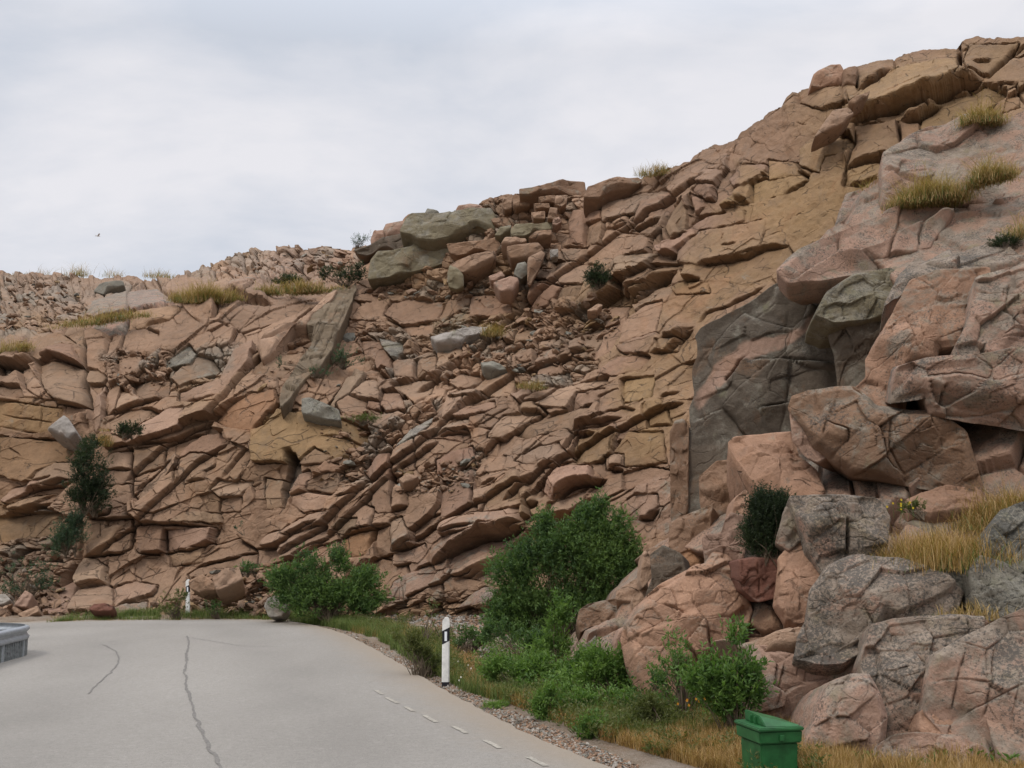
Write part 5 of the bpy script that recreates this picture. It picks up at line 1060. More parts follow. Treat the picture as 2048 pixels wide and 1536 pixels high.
def asphalt_material():
    m, t, b = newmat('asphalt'); g = N(t, 'ShaderNodeNewGeometry'); pos = g.outputs['Position']
    mp_ = N(t, 'ShaderNodeMapping'); mp_.inputs['Scale'].default_value = (1, .45, 1); mp_.inputs['Rotation'].default_value = (0, 0, .35); t.links.new(pos, mp_.inputs[0])
    big = noise(t, mp_.outputs[0], .35, 5, .6); mid = noise(t, pos, 2.2, 5, .6); grit = noise(t, pos, 48, 4, .85); grit2 = noise(t, pos, 120, 3, .85)
    c = mixc(t, mapr(t, big, .35, .65), (.215, .198, .172), (.285, .264, .232))
    c = mixc(t, mapr(t, mid, .35, .7, 0, .35), c, (.25, .23, .20))
    c = mixc(t, mapr(t, grit, .50, .66, 0, .7), c, (.11, .10, .095)); c = mixc(t, mapr(t, grit2, .52, .64, 0, .6), c, (.48, .46, .43))
    c = mixc(t, mapr(t, noise(t, pos, 14, 5, .75), .45, .62, 0, .35), c, (.165, .15, .132)); c = mixc(t, mapr(t, noise(t, pos, 9, 5, .8), .55, .68, 0, .4), c, (.36, .335, .30))
    at_ = N(t, 'ShaderNodeAttribute', attribute_name='col'); sx = N(t, 'ShaderNodeSeparateColor'); t.links.new(at_.outputs['Color'], sx.inputs[0])
    dn = mapr(t, mathn(t, 'ADD', mathn(t, 'MULTIPLY', sx.outputs[0], .9), mathn(t, 'MULTIPLY', noise(t, pos, 3.0, 5, .7), .5)), .45, 1.0, 0, .75); c = mixc(t, dn, c, (.26, .21, .155))
    ln = mathn(t, 'MULTIPLY', sx.outputs[1], mapr(t, noise(t, pos, .6, 3, .5), .3, .7, .05, .3)); c = mixc(t, ln, c, (.155, .145, .13))
    t.links.new(c, b.inputs['Base Color']); b.inputs['Roughness'].default_value = .88
    bp = N(t, 'ShaderNodeBump'); bp.inputs['Distance'].default_value = .012; bp.inputs['Strength'].default_value = .8; t.links.new(grit, bp.inputs['Height']); t.links.new(bp.outputs[0], b.inputs['Normal'])
    return m
def soil_material():
    m, t, b = newmat('gravelly_soil'); g = N(t, 'ShaderNodeNewGeometry'); pos = g.outputs['Position']
    n1 = noise(t, pos, .9, 5, .6); n2 = noise(t, pos, 9, 5, .7); n3 = noise(t, pos, 45, 4, .75)
    c = mixc(t, mapr(t, n1, .4, .6), (.20, .135, .085), (.27, .22, .17)); c = mixc(t, mapr(t, n2, .5, .7, 0, .7), c, (.15, .12, .07))
    c = mixc(t, mapr(t, n3, .5, .65, 0, .6), c, (.36, .31, .26)); t.links.new(c, b.inputs['Base Color']); b.inputs['Roughness'].default_value = .95
    bp = N(t, 'ShaderNodeBump'); bp.inputs['Distance'].default_value = .04; t.links.new(n3, bp.inputs['Height']); t.links.new(bp.outputs[0], b.inputs['Normal']); return m
ASPH, SOIL = asphalt_material(), soil_material()

# the ground: fine near the verge, wide beyond
def ground():
    xs = np.concatenate([np.linspace(-900, -40, 8, endpoint=False), np.linspace(-40, -14, 20, endpoint=False), np.arange(-14, 13, .14), np.linspace(13, 40, 12), np.linspace(60, 900, 8)])
    ys = np.concatenate([np.linspace(-600, -15, 8, endpoint=False), np.arange(-15, 5, 1.0), np.arange(5, 31, .14), np.linspace(31.2, 40, 8), np.linspace(60, 900, 8)])
    X_, Y_ = np.meshgrid(xs, ys); Z_ = gz(X_, Y_); Z_ = np.minimum(Z_, 1.0); far = (X_ < -13.9) | (Y_ > 31) | (Y_ < 4) | (X_ > 13)
    Z_ = np.where(far, np.where(Z_ > .2, .2, Z_), Z_)
    i = np.arange(X_.size).reshape(X_.shape); f = np.stack([i[:-1, :-1], i[:-1, 1:], i[1:, 1:], i[1:, :-1]], -1).reshape(-1, 4)
    o = mesh_from('ground', np.stack([X_, Y_, Z_], -1).reshape(-1, 3), f, SOIL, True); tag(o, kind='structure')
ground()
# the road: a sheet from the traced outer edge inwards to the inside of the bend
def road():
    left = []
    n = len(EDGE); out = EDGE + 0
    # crumbling edge
    tn = np.gradient(EDGE, axis=0); tn /= np.linalg.norm(tn, axis=1)[:, None]; nn = np.stack([tn[:, 1], -tn[:, 0]], -1)
    wob = fbm(p3(EDGE[:, 0] * 3.5, EDGE[:, 1] * 3.5), 4, 300) * .05
    out = EDGE + nn * wob[:, None]
    inner = np.array([[-22.0, 17.2]] * n); s = np.linspace(0, 1, n)
    inner[:, 0] = np.interp(s, [0, .35, .5, .7, 1], [-40, -13, -9.5, -9.0, -9.0]); inner[:, 1] = np.interp(s, [0, .35, .5, .7, 1], [15, 15.0, 13, 4, -16])
    rows = [out * (1 - k) + inner * k for k in np.linspace(0, 1, 70) ** 1.6]
    G = np.stack(rows); V = np.concatenate([G, np.full(G.shape[:2] + (1,), 0.0)], -1)
    i = np.arange(G.shape[0] * n).reshape(G.shape[0], n); f = np.stack([i[:-1, :-1], i[:-1, 1:], i[1:, 1:], i[1:, :-1]], -1).reshape(-1, 4)
    dst = edge_dist(G[..., 0], G[..., 1]) * -SGN; du = np.exp(-np.clip(dst, 0, None) / .55); cc = np.ones(G.shape[:2] + (4,)); cc[..., 0] = du; cc[..., 1] = np.exp(-((dst - 1.9) / .5) ** 2) + np.exp(-((dst - 4.6) / .6) ** 2)
    o = mesh_from('road', V.reshape(-1, 3), f, ASPH, True, cc.reshape(-1, 4)); tag(o, kind='structure')
road()
def strip(name, line, w, z, mat, wv=.3):
    p = on_ground(line[:, 0], line[:, 1]); p = smooth_line(p[:, :2], 160); t_ = np.gradient(p, axis=0); t_ /= np.linalg.norm(t_, axis=1)[:, None] + 1e-9; nn = np.stack([-t_[:, 1], t_[:, 0]], -1)
    ww = w * (1 + wv * fbm(p3(p[:, 0] * 6, p[:, 1] * 6), 3, 310)); p = p + nn * (.045 * fbm(p3(p[:, 0] * 3.3, p[:, 1] * 3.3), 5, 311, .65) * min(1, wv * 4))[:, None]
    a = p + nn * ww[:, None] / 2; b = p - nn * ww[:, None] / 2; n = len(p)
    V = np.concatenate([np.c_[a, np.full(n, z)], np.c_[b, np.full(n, z)]]); i = np.arange(n - 1); f = np.stack([i, i + 1, i + 1 + n, i + n], -1)
    o = mesh_from(name, V, f, mat, True); tag(o, kind='structure'); return o
SEAL = plain('road_crack_seal', (.165, .153, .137), .8, var=.2, scale=20); PAINT = plain('worn_road_paint', (.325, .298, .25), .8, var=.25, scale=30)
strip('road_crack', pts('Z', "374,1272 378,1290 372,1320 369,1345 374,1380 385,1420 402,1462 425,1505 445,1540 480,1600"), .032, .005, SEAL, .9)
strip('road_crack', pts('Z', "205,1290 228,1300 239,1314 232,1335 210,1355 188,1372 176,1388"), .02, .005, SEAL, .8)
strip('road_crack', pts('Z', "215,1284 280,1279 330,1274 374,1274 420,1282 480,1292 560,1294"), .014, .005, SEAL, .8)
for ln in ("751,1381 766,1389", "773,1396 795,1407", "811,1414 827,1423", "849,1431 873,1445", "907,1453 932,1467", "970,1481 1001,1497", "1055,1515 1093,1533", "1160,1562 1200,1580"):
    strip('road_marking', pts('Z', ln), .055, .006, PAINT, .12)
tyre = plain('tyre_dust', (.36, .325, .28), .9, var=.12, scale=3)

# ------------------------------------------------------------------ loose stones
def stones(name, label, positions, sizes, key, seed, cat='gravel', kind='stuff', flatn=.55):
    rg = np.random.default_rng(seed); ico_v, ico_f = ICO
    n = len(positions); sc = sizes[:, None] * rg.uniform(.6, 1.4, (n, 3)); sc[:, 2] *= flatn
    a = rg.uniform(0, 6.28, n); ca, sa = np.cos(a), np.sin(a)
    tl = rg.normal(0, .35, (n, 2))
    jit = rg.uniform(.75, 1.25, (n, len(ico_v), 1)); v = ico_v[None] * jit * sc[:, None, :]
    x = v[..., 0] * ca[:, None] - v[..., 1] * sa[:, None]; y = v[..., 0] * sa[:, None] + v[..., 1] * ca[:, None]; z = v[..., 2] + x * tl[:, :1] + y * tl[:, 1:]
    V = np.stack([x, y, z], -1) + positions[:, None, :]
    F = (ico_f[None] + (np.arange(n) * len(ico_v))[:, None, None]).reshape(-1, 3)
    kc = np.array([TINT[q] for q in key]); c = kc[rg.integers(0, len(key), n)] * rg.uniform(.75, 1.15, (n, 1)); cv = np.ones((n, len(ico_v), 4)); cv[..., :3] = c[:, None, :]; cv[..., 3] = .08
    o = mesh_from(name, V.reshape(-1, 3), F, ROCK, False, cv.reshape(-1, 4)); tag(o, label, cat, kind=kind); return o
_bm = bmesh.new(); bmesh.ops.create_icosphere(_bm, subdivisions=1, radius=1.0); _bm.verts.ensure_lookup_table()
ICO = (np.array([v.co[:] for v in _bm.verts]), np.array([[v.index for v in f.verts] for f in _bm.faces])); _bm.free()
def scatter(poly, n, rg):
    lo, hi = poly.min(0), poly.max(0); out = np.zeros((0, 2))
    while len(out) < n:
        q = rg.uniform(lo, hi, (n * 3, 2)); q = q[in_poly(poly, q[:, 0], q[:, 1])]; out = np.vstack([out, q])
    return out[:n]
def lin_scatter(line, wpx, n, rg):
    s = np.concatenate([[0], np.cumsum(np.hypot(*np.diff(line, axis=0).T))]); t = rg.uniform(0, s[-1], n)
    return np.stack([np.interp(t, s, line[:, 0]) + rg.normal(0, wpx, n), np.interp(t, s, line[:, 1]) + rg.normal(0, wpx * .35, n)], -1)
rg = np.random.default_rng(5)
P_ = [scatter(pts('Z', "560,1240 700,1262 820,1322 960,1395 1100,1455 1260,1525 1330,1570 1180,1548 1000,1462 880,1392 770,1325 700,1280 620,1252"), 5200, rg)]
q = gpx(P_[0][:, 0], P_[0][:, 1]); stones('gravel', 'grey roadside gravel along the outer road edge', q + [0, 0, .004], rg.uniform(.006, .022, len(q)), 'wwGlnb', 1)
a_ = scatter(pts('Z', "840,1215 1000,1195 1020,1280 860,1262"), 2600, rg); b_ = scatter(pts('Z', "700,1205 840,1205 860,1250 740,1250"), 1200, rg); c_ = scatter(pts('Z', "925,1300 1090,1290 1150,1340 1000,1370 920,1345"), 2600, rg)
q = gpx(*np.vstack([a_, b_, c_]).T); stones('scree', 'grey broken stone chippings between the road verge and the cliff foot', q + [0, 0, .01], rg.uniform(.012, .05, len(q)), 'wGwlnb', 2)
def on_cliff(px, py):
    """nearest point of the built rock face for photograph pixels"""
    g = CLIFF[:690]; Pm = g.reshape(-1, 3); d = Pm - np.array([0, 0, CAMZ]); yv = d[:, 1] * CP + d[:, 2] * SP; X = 1024 + FPX * d[:, 0] / yv; Yp = 768 - FPX * (-d[:, 1] * SP + d[:, 2] * CP) / yv
    res = np.zeros((len(px), 3)); 
    key = (np.clip(X / 4, -50, 600).astype(int) + 50) * 1000 + np.clip(Yp / 4, 0, 400).astype(int); o = np.argsort(key); ks = key[o]
    for i, (a, b) in enumerate(zip(px, py)):
        k = (int(a / 4) + 50) * 1000 + int(b / 4); j0 = np.searchsorted(ks, k); j1 = np.searchsorted(ks, k, 'right')
        c = o[j0:j1] if j1 > j0 else o[max(j0 - 1, 0):j0 + 1]
        c = c[np.argmin(Pm[c, 1])]; res[i] = Pm[c]
    return res
cz = []
for poly, n in (("380,1150 540,1130 560,1235 390,1235", 900), ("1040,610 1200,600 1230,640 1120,680 1040,660", 260), ("940,695 1060,720 1070,760 960,740", 200), ("785,935 960,915 940,985 800,985", 420), ("0,560 170,560 160,640 0,660", 420),
                ("700,575 960,560 1000,600 760,600", 260), ("440,505 720,500 680,540 460,550", 200), ("0,1120 120,1110 140,1240 0,1240", 260), ("640,840 800,860 720,960 640,980", 200), ("230,700 340,720 330,770 230,780", 160), ("860,640 1240,640 1180,740 900,720", 420),
                ("0,1195 120,1150 90,1240 0,1240", 160), ("500,690 700,660 680,780 520,780", 120), ("100,1225 560,1180 540,1235 110,1242", 420)):
    cz.append(scatter(pts('Z', poly), int(n * .38), rg))
cz = np.vstack(cz); q = on_cliff(cz[:, 0], cz[:, 1]); stones('rubble', 'small broken stones lying on the ledges and at the foot of the cutting', q + [0, -.02, .02], (.035 + .17 * rg.random(len(q)) ** 4) * np.clip(q[:, 1] / 32, .7, 1.15), 'nnnnlbbGm', 3, flatn=.45)

# ------------------------------------------------------------------ marker posts, guardrail, bin, gull
def box(bm, x0, x1, y0, y1, z0, z1, tp=(1, 1), bev=0.0):
    cx_, cy_ = (x0 + x1) / 2, (y0 + y1) / 2; v = []
    for z, k in ((z0, (1, 1)), (z1, tp)):
        for x, y in ((x0, y0), (x1, y0), (x1, y1), (x0, y1)): v.append(bm.verts.new((cx_ + (x - cx_) * k[0], cy_ + (y - cy_) * k[1], z)))
    fs = [bm.faces.new([v[3], v[2], v[1], v[0]]), bm.faces.new(v[4:])] + [bm.faces.new([v[i], v[(i + 1) % 4], v[4 + (i + 1) % 4], v[4 + i]]) for i in range(4)]
    if bev: bmesh.ops.bevel(bm, geom=list({e for f in fs for e in f.edges}), offset=bev, segments=3, affect='EDGES')
    return fs
def bm_obj(name, bm, mat, parent=None, smooth=False):
    me = bpy.data.meshes.new(name); bmesh.ops.recalc_face_normals(bm, faces=bm.faces); bm.to_mesh(me); bm.free(); me.materials.append(mat)
    if smooth: me.polygons.foreach_set('use_smooth', [True] * len(me.polygons))
    o = bpy.data.objects.new(name, me); COL.objects.link(o); o.parent = parent; return o
WHITE = plain('white_plastic', (.70, .69, .65), .5, var=.10, scale=12); BLACK = plain('black_plastic', (.018, .018, .022), .5, var=.1); REFL = plain('reflector', (.75, .78, .80), .2, var=.04)
def prism(bm, outline, zf, y0, y1):
    """outline in x,z; extruded along y"""
    a = [bm.verts.new((x, y0, z)) for x, z in outline]; b = [bm.verts.new((x, y1, z)) for x, z in outline]; n = len(a)
    bm.faces.new(a); bm.faces.new(b[::-1])
    for i in range(n): bm.faces.new([a[i], b[i], b[(i + 1) % n], a[(i + 1) % n]])
def marker_post(px, py, label, H=.9, lean=0.0, yaw=0.0):
    p = gpx(np.array([px]), np.array([py]))[0]
    e = empty('marker_post', p, yaw); e.rotation_euler = (0, lean, yaw); tag(e, label, 'marker post', 'roadside marker posts')
    w = .048; d = .03
    bm = bmesh.new(); prism(bm, [(-w, -.1), (w, -.1), (w, .06), (-w, .06)], 0, -d * .9, d * .9); bm_obj('post_foot', bm, BLACK, e)
    bm = bmesh.new(); prism(bm, [(-w * 1.04, .06), (w * 1.04, .06), (w, H * .655), (-w, H * .60)], 0, -d, d)
    bmesh.ops.bevel(bm, geom=[x for x in bm.edges if abs(x.verts[0].co.x - x.verts[1].co.x) < .01 and abs(x.verts[0].co.y - x.verts[1].co.y) < .01], offset=.012, segments=3, affect='EDGES'); bm_obj('post_shaft', bm, WHITE, e)
    bm = bmesh.new(); prism(bm, [(-w, H * .602), (w, H * .657), (w, H * .85), (-w, H * .795)], 0, -d * 1.0, d * 1.0)
    bmesh.ops.bevel(bm, geom=[x for x in bm.edges if abs(x.verts[0].co.x - x.verts[1].co.x) < .01 and abs(x.verts[0].co.y - x.verts[1].co.y) < .01], offset=.012, segments=3, affect='EDGES'); bm_obj('black_band', bm, BLACK, e)
    bm = bmesh.new(); box(bm, -.016, .016, -d - .004, -d + .006, H * .655, H * .79); bm_obj('reflector', bm, REFL, e)
    bm = bmesh.new(); prism(bm, [(-w, H * .797), (w, H * .852), (w, H * .955), (w * .75, H * .985), (w * .2, H), (-w * .35, H * .99), (-w * .85, H * .955), (-w, H * .93)], 0, -d, d)
    bm_obj('post_cap', bm, WHITE, e)
marker_post(891, 1373, 'near white marker post with black band at the right road edge')
marker_post(375.5, 1232, 'far white marker post with black band at the outside of the bend', H=.885, lean=-.035)

GALV = plain('galvanised_steel', (.34, .365, .39), .42, metal=.35, var=.12, scale=15)
GALVD = plain('weathered_steel', (.20, .215, .22), .55, metal=.3, var=.25, scale=25)
def guardrail():
    near = [(-75, 1350), (-35, 1335), (-1, 1326), (27, 1317)]; 
    pn = on_ground(np.array([q[0] for q in near], float), np.array([q[1] for q in near], float))[:, :2]
    pf = np.array([[pn[-1][0] + .02, pn[-1][1] + .35], [pn[-1][0] - .12, pn[-1][1] + .75], [pn[-1][0] - .42, pn[-1][1] + 1.0], [pn[-1][0] - 1.0, pn[-1][1] + 1.12], [pn[-1][0] - 3.0, pn[-1][1] + 1.15], [pn[-1][0] - 8, pn[-1][1] + 1.3]])
    start = pn[0] + (pn[0] - pn[1]) * 6
    line = smooth_line(np.vstack([start, pn, pf]), 200)
    e = empty('guardrail', (line[90][0], line[90][1], 0)); tag(e, 'grey steel guardrail with closely set posts at the left edge of the road', 'guardrail')
    t_ = np.gradient(line, axis=0); t_ /= np.linalg.norm(t_, axis=1)[:, None] + 1e-9; nn = np.stack([t_[:, 1], -t_[:, 0]], -1)
    H = .48; pr = [(0.0, H), (.045, H - .02), (.06, H - .055), (.035, H - .085), (.012, H - .115), (.035, H - .145), (.062, H - .175), (.05, H - .21), (.0, H - .235)]
    back = [(x - .012, z) for x, z in pr][::-1]; ring = pr + back; m = len(ring)
    V = np.array([[[line[i][0] + nn[i][0] * x - e.location[0], line[i][1] + nn[i][1] * x - e.location[1], z] for x, z in ring] for i in range(len(line))]); n = len(line)
    i = np.arange(n * m).reshape(n, m); j = np.roll(i, -1, 1); f = np.stack([i[:-1], i[1:], j[1:], j[:-1]], -1).reshape(-1, 4)
    mesh_from('rail', V.reshape(-1, 3), f, GALV, True, parent=e)
    s = np.concatenate([[0], np.cumsum(np.hypot(*np.diff(line, axis=0).T))]); t = 0.0; idx = 0
    k0 = s[np.argmin(np.hypot(*(line - pn[0]).T))] - .6
    rgp = np.random.default_rng(3)
    for t in np.concatenate([np.arange(.25, k0 - .3, 1.0), np.arange(k0, min(s[-1], k0 + 5.0), .098)]):
        x = np.interp(t, s, line[:, 0]) - e.location[0]; y = np.interp(t, s, line[:, 1]) - e.location[1]; w = rgp.uniform(.026, .036)
        bm = bmesh.new(); box(bm, x - w, x + w, y - .022, y + .022, -.08, H - .15 + rgp.uniform(-.015, .02), bev=.004); bm_obj('post', bm, GALVD if rgp.random() < .75 else GALV, e)
guardrail()

BIN = plain('green_plastic', (.020, .10, .030), .42, var=.2, scale=9)
def sand_bin():
    Y0 = 8.75; c = at(1547, 1440, Y0); zt = at(1545, 1455, Y0)[2]; zb = -.05
    e = empty('grit_bin', (c[0], Y0 + .18, zb), math.radians(14)); tag(e, 'green plastic grit bin with a wedge shaped lid at the bottom right', 'bin')
    H = zt - zb; w = .176
    bm = bmesh.new(); box(bm, -w * .84, w * .84, -.17, .17, 0, H - .115, (1.06, 1.06), .012); bm_obj('bin_body', bm, BIN, e)
    bm = bmesh.new(); box(bm, -w, w, -.205, .205, H - .118, H - .022, (1.03, 1.03), .010); bm_obj('collar', bm, BIN, e)
    bm = bmesh.new(); box(bm, -w * 1.08, w * 1.08, -.225, .225, H - .024, H + .004, (1, 1), .008); bm_obj('rim', bm, BIN, e)
    # lid: a ridge that starts high at the back left and slopes away to the right
    bm = bmesh.new(); z = H + .003; hh = .085
    v = [bm.verts.new(q) for q in ((-w * .62, -.17, z), (w * 1.0, -.2, z), (w * 1.0, .19, z), (-w * .62, .19, z), (-w * .62, -.07, z + hh * .8), (-w * .62, .19, z + hh), (w * .97, .19, z + .012), (w * .97, -.185, z + .01))]
    for q in ((0, 3, 2, 1), (0, 4, 5, 3), (0, 1, 7, 4), (4, 7, 6, 5), (1, 2, 6, 7), (2, 3, 5, 6)): bm.faces.new([v[a] for a in q])
    bmesh.ops.bevel(bm, geom=bm.edges[:], offset=.006, segments=2, affect='EDGES'); lid = bm_obj('lid', bm, BIN, e)
    bm = bmesh.new()
    bm.free()
    for yy in (-.02, .06):
        bm = bmesh.new(); box(bm, -w * .74, -w * .60, yy - .008, yy + .008, z - .01, z + .06, (1, 1), .004); bm_obj('hinge', bm, BIN, lid)
    bm = bmesh.new(); box(bm, -.02, .02, -.228, -.212, H - .095, H - .05, (1, 1), .004); bm_obj('latch', bm, BIN, e)
sand_bin()

def gull():
    Y = 62.0; c = at(196, 472, Y); m = plain('gull_feathers', (.72, .72, .72), .7); md = plain('gull_wing_tip', (.3, .3, .32), .7)
    prof = [(-.20, .012, 0), (-.15, .035, .0), (-.07, .07, 0), (.03, .075, .005), (.11, .05, .02), (.15, .042, .035), (.185, .03, .035), (.20, .012, .03), (.225, .004, .025)]
    V = []; 
    for x, r, z in prof:
        for a in range(12): V.append((x, math.cos(a * math.pi / 6) * r, z + math.sin(a * math.pi / 6) * r * .85))
    V = np.array(V); n = len(prof); i = np.arange(n * 12).reshape(n, 12); j = np.roll(i, -1, 1); f = np.stack([i[:-1], i[1:], j[1:], j[:-1]], -1).reshape(-1, 4)
    V = V; o = mesh_from('gull', V, f, m, True); o.scale = (.6, .6, .6); o.location = c; o.rotation_euler = (0, .1, math.radians(35)); tag(o, 'small white gull flying in the sky on the left', 'bird')
    for s in (1, -1):
        bm = bmesh.new(); st = [(.0, .05 * s, .03, .17), (.03, .30 * s, .16, .14), (-.03, .52 * s, .13, .09), (-.12, .66 * s, .08, .02)]; vs = []
        for x, y, z, ch in st: vs.append([bm.verts.new((x + ch * .5, y, z)), bm.verts.new((x, y, z + .015)), bm.verts.new((x - ch * .5, y, z - .004)), bm.verts.new((x, y, z - .006))])
        for a, b in zip(vs, vs[1:]):
            for k in range(4): bm.faces.new([a[k], a[(k + 1) % 4], b[(k + 1) % 4], b[k]])
        bm.faces.new(vs[0]); bm.faces.new(vs[-1]); bm_obj('wing', bm, m, o, True)
    bm = bmesh.new(); vs = [bm.verts.new(q) for q in ((-.18, .02, .01), (-.18, -.02, .01), (-.30, -.05, 0), (-.30, .05, 0), (-.18, 0, -.006), (-.30, 0, -.008))]
    for q in ((0, 1, 2, 3), (0, 3, 5, 4), (1, 4, 5, 2), (0, 4, 1), (2, 5, 3)): bm.faces.new([vs[a] for a in q])
    bm_obj('tail', bm, m, o)
gull()
# ------------------------------------------------------------------ plants
def quads_obj(name, V, F, C, mat, parent=None):
    return mesh_from(name, V, F, mat, False, C, parent)
def leaves(pos, dirs, L, W, cols, rg):
    """folded diamond leaves: pos (n,3), dirs (n,3)"""
    n = len(pos); d = dirs / (np.linalg.norm(dirs, axis=1, keepdims=True) + 1e-9); r = rg.normal(0, 1, (n, 3)); s = np.cross(d, r); s /= np.linalg.norm(s, axis=1, keepdims=True) + 1e-9; u = np.cross(s, d)
    L = L[:, None]; W = W[:, None]
    a = pos; b = pos + d * L * .45 + s * W * .5 + u * W * .12; c = pos + d * L - u * L * .12; e = pos + d * L * .45 - s * W * .5 + u * W * .12
    V = np.stack([a, b, c, e], 1).reshape(-1, 3); i = np.arange(n)[:, None] * 4; F = i + np.array([[0, 1, 2, 3]]); C = np.repeat(cols, 4, 0); return V, F, C
def tube_tree(segs, sides=5):
    """segs: list of (p0, p1, r0, r1)"""
    A = np.array([s[0] for s in segs]); B = np.array([s[1] for s in segs]); R0 = np.array([s[2] for s in segs]); R1 = np.array([s[3] for s in segs])
    d = B - A; d /= np.linalg.norm(d, axis=1, keepdims=True) + 1e-9; ref = np.where(np.abs(d[:, 2:]) > .9, [[1., 0, 0]], [[0, 0, 1.]]); s = np.cross(d, ref); s /= np.linalg.norm(s, axis=1, keepdims=True); u = np.cross(d, s)
    a = np.arange(sides) * 2 * np.pi / sides; ca, sa = np.cos(a), np.sin(a)
    o = s[:, None] * ca[None, :, None] + u[:, None] * sa[None, :, None]
    V = np.concatenate([A[:, None] + o * R0[:, None, None], B[:, None] + o * R1[:, None, None]], 1).reshape(-1, 3); base = np.arange(len(segs))[:, None, None] * 2 * sides; k = np.arange(sides); k2 = (k + 1) % sides
    F = (base + np.stack([k, k2, k2 + sides, k + sides], -1)[None]).reshape(-1, 4); return V, F
GREENS = dict(willow=((.085, .165, .05), (.16, .27, .07), (.048, .10, .045)), fresh=((.10, .20, .045), (.17, .29, .06), (.055, .12, .035)), dark=((.03, .05, .022), (.05, .075, .03), (.018, .032, .016)), olive=((.11, .14, .04), (.16, .18, .06), (.06, .085, .03)),
              blue=((.06, .105, .06), (.10, .16, .09), (.04, .075, .045)))
def bush(name, label, blobs, Y, base_px, n, leaf=.055, pal='willow', depth=None, seed=1, stems=7, cat='bush', zbase=None, cl=.16, lw=.34, up=.55, group=None, Yb=None, cliffy=None, gaps=1.0):
    """blobs: outline lumps of the crown in photograph pixels (x, y, rx, ry, weight)"""
    rg = np.random.default_rng(seed); m = Y / FPX
    if cliffy is not None: Y = cliff_Y(*base_px) - cliffy; m = Y / FPX
    base = at(base_px[0], base_px[1], Y) if zbase is None else np.array([*at(base_px[0], base_px[1], Y)[:2], zbase])
    B = np.array(blobs, float)
    if n > 3000 and name in ('willow_bush', 'shrub', 'sapling'):
        nb = []
        for q in B:
            for _ in range(4): nb.append([q[0] + rg.uniform(-.65, .65) * q[2], q[1] + rg.uniform(-.6, .6) * q[3], q[2] * rg.uniform(.38, .62), q[3] * rg.uniform(.38, .62)])
        B = np.array(nb)
    ctr = at(B[:, 0], B[:, 1], Y); rx, rz = B[:, 2] * m, B[:, 3] * m; ry = (rx + rz) * .5 * (1.0 if depth is None else depth); wgt = B[:, 4] if B.shape[1] > 4 else rx * rz
    e = empty(name, base); tag(e, label, cat, group)
    per = 13; nt_ = max(4, n // per); k = rg.choice(len(B), nt_, p=wgt / wgt.sum())
    v = rg.normal(0, 1, (nt_, 3)); v /= np.linalg.norm(v, axis=1, keepdims=True); rad = rg.uniform(0, 1, nt_) ** .42
    rad *= 1 + .22 * rg.normal(0, 1, nt_); sh = rg.random(nt_) < .05; rad[sh] = rg.uniform(1.05, 1.4, sh.sum())
    tp = ctr[k] + v * rad[:, None] * np.stack([rx[k], ry[k], rz[k]], -1)
    tp += 0.12 * rx[k][:, None] * fbm(tp * 2.5, 2, seed)[:, None] * v
    keepm = tp[:, 2] > base[2] + .02; tp = tp[keepm]; v = v[keepm]; k = k[keepm]; nt_ = len(tp)
    # gaps: thin some places out
    den = fbm(tp * (1.6 / max(.3, rx.mean())) + seed, 3, seed + 3); kk = rg.random(nt_) < np.clip(.68 + (1 - gaps) + den * 2.4, .06, 1); tp, v, k = tp[kk], v[kk], k[kk]; nt_ = len(tp)
    out = (tp - base); out /= np.linalg.norm(out, axis=1, keepdims=True) + 1e-9
    td = out * .7 + v * .5 + rg.normal(0, .25, (nt_, 3)); td[:, 2] += up; td /= np.linalg.norm(td, axis=1, keepdims=True)
    tl = cl * rg.uniform(.6, 1.4, nt_)
    j = rg.uniform(0, 1, (nt_, per)); pos = tp[:, None] + td[:, None] * (tl[:, None] * j)[..., None]; pos = pos + rg.normal(0, leaf * .18, pos.shape)
    side = rg.normal(0, 1, (nt_, per, 3)); ld = td[:, None] * .55 + side * .6; ld[..., 2] += .1
    P1, P2, P3 = [np.array(q) for q in GREENS[pal]]
    t1 = rg.random((nt_, 1)) * .6 + rg.random((nt_, per)) * .4; tip = np.clip(.2 + .8 * j, 0, 1)
    cN = fbm(tp * 1.2 + 9, 2, seed + 7)[:, None]
    mixv = np.clip(t1 * .7 + tip * .35 + cN * .5, 0, 1)[..., None]
    c = np.where(mixv < .5, P3 + (P1 - P3) * (mixv * 2), P1 + (P2 - P1) * (mixv * 2 - 1))
    N_ = nt_ * per; Ls = leaf * rg.uniform(.6, 1.3, N_); V, F, C = leaves(pos.reshape(-1, 3), ld.reshape(-1, 3), Ls, Ls * lw * rg.uniform(.8, 1.3, N_), c.reshape(-1, 3), rg)
    V = V - base; quads_obj('foliage', V, F, C, LEAF, e)
    segs = []; r0 = .012 + .012 * rz.max()
    sel = rg.choice(nt_, min(nt_, stems * 14), replace=False); roots = [base + np.array([rg.normal(0, .06 + .1 * rx.max()), rg.normal(0, .08), -.06]) for _ in range(stems)]
    for q, s_ in enumerate(sel):
        b = roots[q % stems]; t = tp[s_]; mid = b + (t - b) * .5 + np.array([rg.normal(0, .04), rg.normal(0, .04), .12 * np.linalg.norm(t - b)])
        segs += [(b, mid, r0 * .6, r0 * .32), (mid, t, r0 * .32, r0 * .1)]
    V2, F2 = tube_tree(segs); mesh_from('stems', V2 - base, F2, BARK, True, parent=e)
    return e
